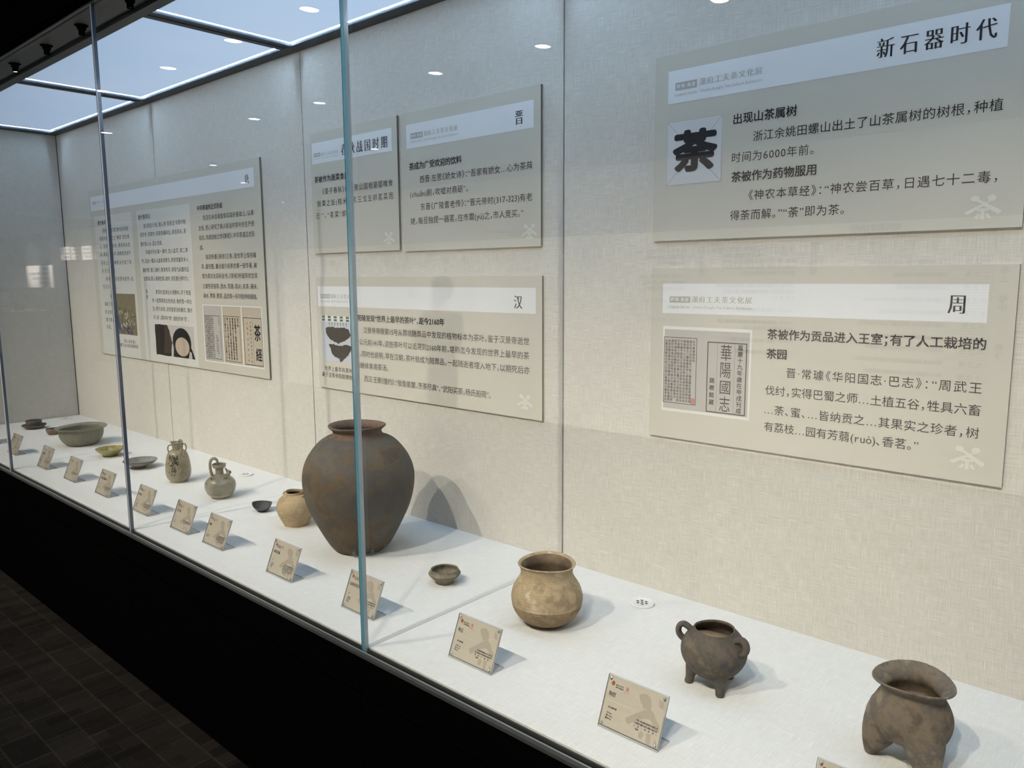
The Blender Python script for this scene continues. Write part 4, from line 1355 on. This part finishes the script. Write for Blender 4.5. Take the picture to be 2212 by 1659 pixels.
rng = random.Random(21)
VIEW = math.atan2(-1647 + 309, 4894 - 1932)         # direction from the ewer to the visitor
mb = MB()
for i in range(46):
    s_ = rng.uniform(0, 1)
    z = 50 + 62 * s_
    a = VIEW - 0.42 + rng.gauss(0, 0.22) * (0.6 + 0.5 * s_)
    ra = rng.uniform(0.05, 0.09)
    rz = rng.uniform(2.4, 4.2) * (1 + 1.6 * s_ * rng.random())
    mb.poly([on_ewer(a + ra * math.cos(q), z + rz * math.sin(q), 0.45) for q in [k * math.pi / 5 for k in range(10)]])
for a, z in ((-0.62, 36), (-0.52, 40), (-0.38, 34), (-0.30, 38), (-0.75, 46), (-0.25, 46), (-0.46, 50)):
    mb.poly([on_ewer(VIEW + a + 0.055 * math.cos(q), z + 2.6 * math.sin(q), 0.45) for q in [k * math.pi / 5 for k in range(10)]])
mb.build('dark_splashes', 'ewer_green', o, org, True)
mb = MB()
for i in range(15):                                     # medallion: scrolls within a tall outline
    for j in range(9):
        u, v = (i - 7) / 7.0, (j - 4) / 4.0
        if u * u + v * v * 0.9 < 1.0 + rng.uniform(-0.1, 0.1):
            z = 60 + 36 * u
            mb.ball(on_ewer(VIEW + 0.34 + v * 0.33, z, 0.8), rng.uniform(2.2, 3.6), 8, 6)
for ring in (0.35, 0.7, 1.0):
    for side in (-1, 1):
        pth = [on_ewer(VIEW + 0.34 + 0.30 * ring * math.cos(q), 60 + side * 17 + 17 * ring * math.sin(q), 2.6) for q in [k * math.pi / 9 for k in range(19)]]
        mb.tube(pth, 1.3, 7)
mb.build('moulded_medallion', 'ewer_glaze', o, org, True, 80)
for a, rr in ((VIEW + 1.45, 1.0), (VIEW - 1.35, 0.95)):
    dx, dy = math.cos(a), math.sin(a)
    pth = [(org[0] + dx * r, org[1] + dy * r, z) for r, z in ((28, 116), (33, 128), (34, 138), (31, 147), (25, 150), (19, 147))]
    MB().tube(pth, 3.6, 12, 0.7).build('lug_handle', 'ewer_glaze', o, org, True)
a = VIEW + 2.7
dx, dy = math.cos(a), math.sin(a)
pth = [(org[0] + dx * r, org[1] + dy * r, z) for r, z in ((34, 112), (42, 130), (43, 146), (38, 157), (29, 161), (19, 156))]
MB().tube(pth, 4.8, 12, 0.7).build('handle', 'ewer_glaze', o, org, True)
a = VIEW + 0.42
dx, dy = math.cos(a), math.sin(a)
MB().tube([(org[0] + dx * r, org[1] + dy * r, z) for r, z in ((30, 108), (37, 120), (42, 131), (44, 135))], [9, 7.2, 6, 6.4], 14).build('spout', 'ewer_glaze', o, org, True)
MB().tube([(org[0] + dx * r, org[1] + dy * r, z) for r, z in ((43.4, 133.9), (44.2, 135.4))], [3.0, 3.0], 12).build('spout_hole', 'slot_dark', o, org, True)

# --- chicken spouted ewer
org = (2266, -310, 0)
o = thing('round_ewer', 'squat olive glazed ewer with dish mouth, high arched handle and animal head spout', 'ewer', org)
MB().lathe(smooth_prof([(0.5, 0.4), (27, 0), (29, 1), (37, 7.5), (41.5, 12), (44.6, 15.8)], 3), 72, *org).build('bare_base', 'bare_base', o, org, True)
outer = smooth_prof([(44.8, 15.4), (48.3, 21), (53, 32), (54.8, 44), (53.5, 55), (49, 64.5), (41, 73), (31, 79.5), (22, 83.5), (15.5, 86.5), (14, 90), (13.8, 98), (14.6, 106), (17, 109.5), (21, 111.5), (22.5, 114), (23, 119), (24.6, 122.5), (24.2, 124), (22.2, 123.6), (20.5, 119), (19, 114), (10, 110), (9, 90), (0.5, 80)], 4)
MB().lathe(outer, 80, *org, warp=wob(17, 0.008, 0.8)).build('body', 'celadon', o, org, True)
VW = math.atan2(-1647 + 310, 4894 - 2266)
R_ = VW + math.pi / 2                                    # to the right as the visitor sees it
for da in (0.16, -0.16):
    a = R_ + math.pi + da
    dx, dy = math.cos(a), math.sin(a)
    a2 = R_ + math.pi
    ox_, oy_ = math.cos(a2 + 1.57) * 3.2 * (1 if da > 0 else -1), math.sin(a2 + 1.57) * 3.2 * (1 if da > 0 else -1)
    dx, dy = math.cos(a2), math.sin(a2)
    pth = [(org[0] + dx * r + ox_, org[1] + dy * r + oy_, z) for r, z in ((25, 80), (29, 95), (31, 112), (31, 127), (28, 139), (22, 145.5), (14.5, 146), (8, 141), (5, 133), (5.5, 122))]
    MB().tube(pth, [5.6, 5.2, 5, 5, 5, 5, 5, 4.6, 4.2, 3.8], 12).build('handle', 'celadon', o, org, True)
a = R_ - 0.55
dx, dy = math.cos(a), math.sin(a)
sp = MB().tube([(org[0] + dx * r, org[1] + dy * r, z) for r, z in ((28, 76), (33, 86), (37, 93), (42, 96))], [10, 8, 7, 6.4], 14)
sp.ball((org[0] + dx * 35, org[1] + dy * 35, 97), 6.5, 12, 8)
sp.tube([(org[0] + dx * 30, org[1] + dy * 30, 98), (org[0] + dx * 26, org[1] + dy * 26, 106), (org[0] + dx * 22, org[1] + dy * 22, 110)], [4, 3, 1.5], 8)
sp.build('head_spout', 'celadon', o, org, True)
MB().tube([(org[0] + dx * 41.8, org[1] + dy * 41.8, 95.9), (org[0] + dx * 43, org[1] + dy * 43, 96.5)], [3.4, 3.4], 12).build('spout_hole', 'slot_dark', o, org, True)
for a in (VW - 0.75, VW + 0.5):
    dx, dy = math.cos(a), math.sin(a)
    tx_, ty_ = -dy, dx
    pth = [(org[0] + dx * r + tx_ * s_, org[1] + dy * r + ty_ * s_, z) for r, s_, z in ((37, -7, 76), (39, -6, 82), (39, 0, 85), (39, 6, 82), (37, 7, 76))]
    MB().tube(pth, 2.8, 10).build('lug', 'celadon', o, org, True)

# --- shallow grey dish
org = (1585, -312, 0)
o = thing('shallow_dish', 'shallow grey dish with dark rim, just right of the left glass joint', 'dish', org)
MB().lathe(smooth_prof([(0.5, 0.4), (20, 0), (21.5, 1), (21.5, 5), (26, 7.5), (42, 14), (56, 21.5), (65.5, 29.5)], 4), 80, *org).build('bowl', 'grey_dish', o, org, True)
MB().lathe(smooth_prof([(65.5, 29.5), (67.3, 31.5), (67, 33), (65, 32.3)], 4), 80, *org).build('rim', 'grey_dish_rim', o, org, True)
MB().lathe(smooth_prof([(65, 32.3), (56, 25), (42, 17.5), (25, 11.5), (0.5, 9.5)], 4), 80, *org).build('inside', 'grey_dish', o, org, True)

# --- yellow green glazed dish
org = (1257, -308, 0)
o = thing('glazed_dish', 'shiny yellow-green glazed dish, half behind the left glass joint', 'dish', org)


def lobe(x, y, z, a):
    k = 1 + 0.02 * (z / 35.0) * abs(math.sin(5 * a))
    return x * k, y * k, z


MB().lathe(smooth_prof([(0.5, 0.4), (28, 0), (30.5, 1), (30.5, 5.5)], 3), 60, *org).build('foot', 'amber_foot', o, org, True)
MB().lathe(smooth_prof([(30.5, 5.5), (36, 11), (47, 20), (55, 28), (59, 34.5), (58.6, 35.8), (57, 35), (50, 26), (38, 16.5), (22, 11.5), (0.5, 10.5)], 4), 80, *org, warp=lobe).build('bowl', 'amber_glaze', o, org, True)

# --- big basin
org = (892, -298, 0)
o = thing('wide_basin', 'big grey-green basin with flat turned-out rim', 'basin', org)
MB().lathe(smooth_prof([(0.5, 0.4), (60, 0), (63, 1.5), (72, 9), (86, 26), (94.5, 45), (97, 60), (97, 72), (98, 77)], 4) + smooth_prof([(98, 77), (106, 80), (112, 83.5), (113.5, 86), (112, 87.5), (104, 85), (95, 82.5), (91, 80), (89.5, 74)], 3) + smooth_prof([(89.5, 74), (88, 58), (78, 28), (55, 10), (0.5, 8)], 4), 96, *org, warp=wob(19, 0.01, 2)).build('body', 'basin_glaze', o, org, True)

# --- small brown bowl
org = (520, -305, 0)
o = thing('small_bowl', 'small brown bowl half hidden behind the basin', 'bowl', org)
MB().lathe(smooth_prof([(0.5, 0.4), (20, 0), (22, 1.5), (29, 12), (32.5, 22), (33, 29), (32.3, 30.5), (30.8, 30), (30, 22), (24, 9), (0.5, 5)], 4), 64, *org, warp=wob(23, 0.012, 1)).build('body', 'brown_bowl', o, org, True)

# --- cup on its saucer
org = (262, -315, 0)
o = thing('saucer', 'dark grey saucer at the far left end of the deck, under a cup', 'saucer', org)
MB().lathe(smooth_prof([(0.5, 0.4), (33, 0), (36, 1.5), (48, 9), (58, 18.5), (58.3, 20.5), (56.5, 20.5), (46, 12.5), (32, 7.4), (0.5, 7)], 4), 64, *org).build('body', 'grey_cup', o, org, True)
org = (262, -315, 7.5)
o = thing('cup', 'dark grey cup standing on the saucer at the far left', 'cup', org)
MB().lathe(smooth_prof([(0.5, 0.2), (25, 0), (27.5, 1.5), (34, 9), (37, 22), (38.6, 35), (38, 36.5), (36, 36), (34.5, 24), (29, 8), (0.5, 5)], 4), 64, *org).build('body', 'grey_cup', o, org, True)

# --- cable grommets let into the deck
for (x, y, lab) in ((3931, -99, 'round white slotted grommet in the deck between the tan pot and the handled tripod'), (2043, -87, 'round white slotted grommet behind the round ewer'),
                    (86, -104, 'round white slotted grommet in the far left back corner')):
    org = (x, y, 0)
    o = thing('vent_grommet', lab, 'grommet', org, 'white deck grommets')
    MB().lathe(smooth_prof([(30, 0.05), (30, 3.5), (28.5, 5.5), (26, 5.5)], 3) + [(24.5, 4.8), (0.5, 4.8)], 56, x, y, 0).build('cap', 'white_plastic', o, org, True)
    mb = MB()
    for i, j in ((-0.5, 1), (0.5, 1), (-1, 0), (0, 0), (1, 0), (-0.5, -1), (0.5, -1)):
        mb.box(x + i * 12 - 3.6, x + i * 12 + 3.6, y + j * 9 - 2.6, y + j * 9 + 2.6, 4.6, 5.1)
    mb.build('slot', 'slot_dark', o, org)

# ================================================================ GALLERY BEHIND THE VISITOR (seen mirrored in the glass)
LAMPLAB = {'case': 'white round ceiling downlight in the row along the showcase', 'wall': 'round ceiling downlight in the row facing the chronology wall', 'far': 'round ceiling downlight deep in the gallery'}
proto = None
for kind, row in (('case', ROW_CASE), ('wall', ROW_WALL), ('far', ROW_FAR)):
    for (x, y) in row:
        if proto is None:
            org = (x, y, 2110)
            proto = thing('ceiling_downlight', LAMPLAB[kind], 'downlight', org, 'gallery downlights near the showcase')
            MB().lathe([(50, 0), (50, -20), (46, -32), (40, -32), (38, -24)], 32, *org).build('housing', 'gallery_black', proto, org, True)
            MB().lathe([(0.01, -27), (38, -27)], 32, *org).build('lens', 'lens_lit', proto, org)
            o = proto
        else:
            o = copy_tree(proto)
            o.location = P3(x, y, 2110)
        o['label'] = LAMPLAB[kind]
        o['group'] = {'case': 'gallery downlights near the showcase', 'wall': 'gallery downlights near the chronology wall', 'far': 'gallery downlights deep in the room'}[kind]

WY = -4400.0


def wall_pt(d):
    return lambda a, z: (-a, WY + d, z)          # text on the opposite wall reads from +x to -x


org = (3000, WY, 150)
brd = thing('chronology_board', 'pale wall board of tea book chapters and dates opposite the showcase', 'wall board', org)
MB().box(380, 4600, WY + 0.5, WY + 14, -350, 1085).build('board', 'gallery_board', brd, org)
tx = Text(wall_pt(15), (0, 1, 0))
chap = ['一之源', '二之具', '三之造', '四之器', '五之煮', '六之饮', '七之事', '八之出', '九之略', '十之图']
desc = ['考证茶的起源、性状、功效、名称、医用。', '记载采茶制茶的15种用具。', '记述茶的种类和采制方法。', '记载煮茶、饮茶的器皿，即24种饮茶器皿。', '记载烹茶的方法和各地水质的品第。', '记载饮茶的风俗，即陈述唐代以前的饮茶历史。',
        '记述古今有关茶的故事、产地和药效。', '列举唐代八个茶区产地及所产茶叶的优劣。', '指出采茶、制茶用具的使用可因条件加以省略。', '教人用绢素写茶经，陈诸座隅，目击而存。']
for i, (c, d_) in enumerate(zip(chap, desc)):
    z = 857 - i * 68
    tx.line(c, -4040, -3930, z, 34, bold=True, off=0.05)
    tx.line(d_, -3850, -3850 + 21.5 * len(d_), z, 26, bold=True, off=0.05)
    tx.frame(-4060, -3860, z - 27, z + 27, 2)
for s_, z in (('卷上', 790), ('卷中', 640), ('卷下', 390)):
    tx.column(s_, -4110, z + 45, z - 45, 42, bold=True, off=0.05)
tx.line('献历著述（大约）', -3600, -3330, 1054, 40, bold=True, off=0.05)
tx.column('著经历程', -3130, 985, 790, 46, bold=True, off=0.05)
tx.column('生平背景', -2400, 985, 790, 46, bold=True, off=0.05)
hist = ['752年—755年，陆羽离开家乡，考察茶', '区，结识名士，一路采茶、品泉，拜访', '僧道，遍游巴山峡川，每到一处，即与', '村老讨论茶事，将各种茶叶制成标本，', '途中所了解的见闻逐条记下。',
        '', '760年，为避安史之乱，移居湖州苕溪，', '于浙江湖州，结庐考察茶事，潜心著述', '《茶经》。', '', '765年，《茶经》初稿完成。', '', '774年，陆羽参与颜真卿修纂韵海，搜', '集历代茶事，补充七之事。', '',
        '775年，修订茶经，分为三卷。', '', '780年，《茶经》刻印成书。']
for i, s_ in enumerate(hist):
    if s_:
        tx.line(s_, -3020, -3020 + 27.5 * len(s_), 955 - i * 38, 27, bold=True, off=0.05)
hist2 = ['733年，出生于复州竟陵，', '幼年被弃，由智积禅师收', '养于龙盖寺。', '', '745年，离开寺院，入伶', '班学戏，识得太守，赠以', '诗书，遂往火门山读书。', '', '754年，出游巴山峡川，', '考察茶事。', '', '804年，卒于湖州。']
for i, s_ in enumerate(hist2):
    if s_:
        tx.line(s_, -2270, -2270 + 29 * len(s_), 955 - i * 42, 28, bold=True, off=0.05)
tx.build('lettering', 'ink', brd, org)
# a second board with pictures of tea vessels
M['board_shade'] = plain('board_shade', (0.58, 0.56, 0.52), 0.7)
M['print_dark'] = plain('print_dark', (0.13, 0.12, 0.11), 0.7)
org = (-1000, WY, -350)
brd = thing('vessel_board', 'wall board with pictures of tea vessels, behind the person', 'wall board', org)
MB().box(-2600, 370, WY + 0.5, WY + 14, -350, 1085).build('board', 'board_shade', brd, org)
for (x, z, r) in ((-1700, 935, 50), (-1170, 930, 42), (-829, 925, 66), (-280, 930, 44), (-40, 935, 52), (200, 930, 56), (-494, 640, 70), (-1330, 470, 60), (-1000, 400, 66), (-1700, 500, 50)):
    mb = MB()
    mb.poly([(q[0], WY + 15, q[1]) for q in reversed(_ell(x, z - r * 0.15, r * 0.72, r * 0.55, 20))])
    mb.poly([(x - r * 0.4, WY + 15.2, z + r * 0.25), (x - r * 0.5, WY + 15.2, z + r * 0.6), (x + r * 0.5, WY + 15.2, z + r * 0.6), (x + r * 0.4, WY + 15.2, z + r * 0.25)][::-1])
    mb.poly([(x + r * 0.6, WY + 15.4, z), (x + r * 1.1, WY + 15.4, z + r * 0.3), (x + r * 1.05, WY + 15.4, z + r * 0.42), (x + r * 0.55, WY + 15.4, z + r * 0.2)])
    mb.build('vessel_picture', 'print_dark', brd, org)

# signs on the wall farther along
for x, z0, z1, wd in ((-9000, 1090, 1300, 420), (-8100, 1080, 1290, 380), (-8560, 1090, 1290, 360), (-7600, 1080, 1290, 400)):
    o = thing('wall_sign', 'white sign sheet on the gallery wall far from the showcase', 'sign', (x, WY, z0), 'white sign sheets on the gallery wall')
    MB().box(x - wd / 2, x + wd / 2, WY + 1, WY + 8, z0, z1).build('sheet', 'strip_white', o, (x, WY, z0))
    tx = Text(wall_pt(9), (0, 1, 0))
    for i in range(3):
        tx.line('潮州工夫茶文化', -x - wd * 0.42, -x + wd * (0.40 - 0.25 * (i == 2)), z1 - 45 - i * 60, 40, bold=True)
    tx.build('lettering', 'ink', o, (x, WY, z0))
org = (-11000, WY, 560)
o = thing('white_wall_panel', 'large white introduction board on the far gallery wall', 'wall board', org)
MB().box(-12600, -9660, WY + 1, WY + 12, 640, 1020).build('board', 'strip_white', o, org)
tx = Text(wall_pt(13), (0, 1, 0))
for i, s_ in enumerate(['潮州工夫茶', '工夫茶是潮州人日常生活中的饮茶方式', '以小壶小杯冲泡，讲究水火器法', '一壶三杯，和敬精乐']):
    tx.line(s_, 9800, 9800 + 62 * len(s_), 960 - i * 80, 52, bold=True)
tx.build('lettering', 'ink', o, org)
org = (-11000, WY + 300, -500)
o = thing('low_showcase', 'low glass showcase with a dark pot against the far gallery wall', 'display case', org)
MB().box(-12400, -10080, WY + 20, WY + 560, -500, 240).build('plinth', 'gallery_wall', o, org)
MB().box(-12400, -10080, WY + 20, WY + 560, 240, 260).build('deck_board', 'deck_cloth', o, org)
o = thing('glass_screen', 'glass screen with dark top rail on the low showcase', 'glass', (-11240, WY + 556, 260))
MB().box(-12400, -10080, WY + 552, WY + 560, 260.5, 570).build('glass_pane', 'glass', o, (-11240, WY + 556, 260))
MB().box(-12400, -10080, WY + 548, WY + 564, 570, 585).build('top_rail', 'dark_soffit', o, (-11240, WY + 556, 260))
org = (-10560, WY + 300, 261)
o = thing('dark_pot', 'dark round pot inside the low showcase', 'pot', org)
MB().lathe(smooth_prof([(0.5, 0.5), (70, 0), (110, 60), (115, 110), (80, 165), (60, 175), (70, 195), (60, 195), (50, 170), (0.5, 60)], 3), 48, *org).build('body', 'slate_bowl', o, org, True)

# ---------------------------------------------------------------- a visitor farther along the gallery


def skin(name, nodes, edges, mat, parent, root, sub=2):
    """continuous limb surface grown round a skeleton given in metres"""
    keys = list(nodes)
    me = bpy.data.meshes.new(name)
    me.from_pydata([nodes[k][0] for k in keys], [(keys.index(a), keys.index(b)) for a, b in edges], [])
    o = bpy.data.objects.new(name, me)
    S.collection.objects.link(o)
    o.modifiers.new('skin', 'SKIN')
    sd = o.modifiers.new('sub', 'SUBSURF')
    sd.levels = sd.render_levels = sub
    if not me.skin_vertices:
        me.skin_vertices.new()
    for k, v in zip(keys, me.skin_vertices[0].data):
        r = nodes[k][1]
        v.radius = (r, r) if isinstance(r, float) else r
        v.use_root = (k == root)
    d_ = bpy.context.evaluated_depsgraph_get()
    m2 = bpy.data.meshes.new_from_object(o.evaluated_get(d_))
    bpy.data.objects.remove(o)
    m2.name = name
    m2.materials.clear()
    m2.materials.append(M[mat])
    m2.polygons.foreach_set('use_smooth', [True] * len(m2.polygons))
    o = bpy.data.objects.new(name, m2)
    S.collection.objects.link(o)
    o.parent = parent
    return o


M['skin'] = plain('skin', (0.42, 0.27, 0.20), 0.55, 0, 0.35, 0.04)
M['hair'] = plain('hair', (0.012, 0.010, 0.010), 0.5, 0, 0.3, 0.1)
M['jacket'] = plain('jacket', (0.035, 0.038, 0.045), 0.85, 0, 0.2, 0.1)
M['trousers'] = plain('trousers', (0.02, 0.02, 0.024), 0.85, 0, 0.2, 0.1)
M['eye_dark'] = plain('eye_dark', (0.01, 0.008, 0.008), 0.2)
per = thing('person', 'person in dark jacket holding up a phone, mirrored faintly in the glass', 'person', (840, -3500, -500))
body_n = {'pelvis': ((0, 0, 0.84), 0.085), 'waist': ((0, 0, 0.98), 0.075), 'chest': ((0, 0, 1.15), 0.08), 'collar': ((0, -0.005, 1.28), 0.062), 'neck': ((0, 0.0, 1.36), 0.048), 'jaw': ((0, 0.018, 1.425), 0.062),
          'brow': ((0, 0.012, 1.50), 0.078), 'crown': ((0, 0.0, 1.56), 0.06)}
body_e = [('pelvis', 'waist'), ('waist', 'chest'), ('chest', 'collar'), ('collar', 'neck'), ('neck', 'jaw'), ('jaw', 'brow'), ('brow', 'crown')]
for sg, n_ in ((-1, 'l'), (1, 'r')):
    body_n.update({'sh' + n_: ((sg * 0.165, 0, 1.265), 0.042), 'el' + n_: ((sg * 0.235, 0.03, 1.03), 0.036), 'wr' + n_: ((sg * 0.09, 0.245, 1.10), 0.027), 'pa' + n_: ((sg * 0.055, 0.295, 1.125), (0.036, 0.018)),
                   'hip' + n_: ((sg * 0.085, 0, 0.76), 0.066), 'kn' + n_: ((sg * 0.095, 0.015, 0.44), 0.048), 'an' + n_: ((sg * 0.10, -0.02, 0.085), 0.037), 'to' + n_: ((sg * 0.115, 0.13, 0.035), 0.03)})
    body_e += [('collar', 'sh' + n_), ('sh' + n_, 'el' + n_), ('el' + n_, 'wr' + n_), ('wr' + n_, 'pa' + n_), ('pelvis', 'hip' + n_), ('hip' + n_, 'kn' + n_), ('kn' + n_, 'an' + n_), ('an' + n_, 'to' + n_)]
    for f_ in range(4):
        b_ = Vector((sg * 0.052, 0.305, 1.105 + f_ * 0.017))
        for j, (dx_, dy_) in enumerate(((-0.005, 0.02), (-0.02, 0.034), (-0.036, 0.030 - 0.003 * abs(f_ - 1.5)))):
            k_ = 'f%s%d%d' % (n_, f_, j)
            body_n[k_] = ((b_.x + sg * dx_, b_.y + dy_, b_.z), 0.0085 - 0.0008 * j)
            body_e.append(('pa' + n_ if j == 0 else 'f%s%d%d' % (n_, f_, j - 1), k_))
    for j, q in enumerate(((0.040, 0.268, 1.148), (0.030, 0.275, 1.168), (0.022, 0.290, 1.178))):
        k_ = 't%s%d' % (n_, j)
        body_n[k_] = ((sg * q[0], q[1], q[2]), 0.010 - 0.001 * j)
        body_e.append(('pa' + n_ if j == 0 else 't%s%d' % (n_, j - 1), k_))
skin('body', body_n, body_e, 'skin', per, 'pelvis')
jn = {'hem': ((0, 0, 0.76), (0.155, 0.13)), 'low': ((0, 0, 0.86), (0.15, 0.125)), 'waist': ((0, 0, 0.96), (0.145, 0.115)), 'chest': ((0, 0, 1.12), (0.15, 0.12)), 'upper': ((0, 0, 1.21), (0.14, 0.11)), 'collar': ((0, -0.005, 1.285), 0.088), 'neck': ((0, -0.004, 1.34), 0.06)}
je = [('hem', 'low'), ('low', 'waist'), ('waist', 'chest'), ('chest', 'upper'), ('upper', 'collar'), ('collar', 'neck')]
for sg, n_ in ((-1, 'l'), (1, 'r')):
    jn.update({'sh' + n_: ((sg * 0.18, 0, 1.25), 0.075), 'el' + n_: ((sg * 0.24, 0.03, 1.03), 0.058), 'wr' + n_: ((sg * 0.10, 0.232, 1.095), 0.04)})
    je += [('upper', 'sh' + n_), ('sh' + n_, 'el' + n_), ('el' + n_, 'wr' + n_)]
skin('jacket', jn, je, 'jacket', per, 'chest')
tn = {'band': ((0, 0, 0.96), (0.12, 0.10)), 'seat': ((0, 0, 0.85), (0.125, 0.105))}
te = [('band', 'seat')]
for sg, n_ in ((-1, 'l'), (1, 'r')):
    tn.update({'hip' + n_: ((sg * 0.092, 0, 0.70), 0.088), 'kn' + n_: ((sg * 0.096, 0.015, 0.44), 0.072), 'an' + n_: ((sg * 0.10, -0.02, 0.065), 0.06)})
    te += [('seat', 'hip' + n_), ('hip' + n_, 'kn' + n_), ('kn' + n_, 'an' + n_)]
skin('trousers', tn, te, 'trousers', per, 'seat')
for sg in (-1, 1):
    skin('shoe', {'heel': ((sg * 0.10, -0.045, 0.045), 0.045), 'mid': ((sg * 0.107, 0.05, 0.045), 0.044), 'toe': ((sg * 0.115, 0.15, 0.036), 0.034)}, [('heel', 'mid'), ('mid', 'toe')], 'hair', per, 'heel')
k_ = 1 / U
hb = MB().ball((0, -0.012 * k_, 1.545 * k_), 0.098 * k_, 28, 18, (0.92, 1.0, 0.85))
hb.tube([(0, -0.06 * k_, 1.53 * k_), (0, -0.068 * k_, 1.47 * k_), (0, -0.058 * k_, 1.42 * k_)], [0.07 * k_, 0.06 * k_, 0.04 * k_], 20)
hb.build('hair', 'hair', per, (0, 0, 0), True)
fb = MB()
for sg in (-1, 1):
    fb.ball((sg * 0.031 * k_, 0.080 * k_, 1.485 * k_), 0.0085 * k_, 10, 8)
fb.build('eyes', 'eye_dark', per, (0, 0, 0), True)
MB().tube([(0, 0.083 * k_, 1.487 * k_), (0, 0.096 * k_, 1.462 * k_), (0, 0.093 * k_, 1.450 * k_)], [0.008 * k_, 0.013 * k_, 0.012 * k_], 12).build('nose', 'skin', per, (0, 0, 0), True)
MB().tube([(-0.022 * k_, 0.072 * k_, 1.425 * k_), (0, 0.080 * k_, 1.424 * k_), (0.022 * k_, 0.072 * k_, 1.425 * k_)], [0.003 * k_, 0.006 * k_, 0.003 * k_], 10).build('mouth', 'card_red', per, (0, 0, 0), True)
for sg in (-1, 1):
    MB().ball((sg * 0.077 * k_, 0.0, 1.475 * k_), 0.026 * k_, 12, 8, (0.4, 0.7, 1.1)).build('ear', 'skin', per, (0, 0, 0), True)
phn = thing('phone', 'dark phone held up in the hands of the person', 'phone', (840, -3500 + 0.315 * k_, -500 + 1.135 * k_))
MB().box(840 - 0.065 * k_, 840 + 0.065 * k_, -3500 + 0.311 * k_, -3500 + 0.319 * k_, -500 + 1.10 * k_, -500 + 1.17 * k_).build('body', 'eye_dark', phn, (840, -3500 + 0.315 * k_, -500 + 1.135 * k_))
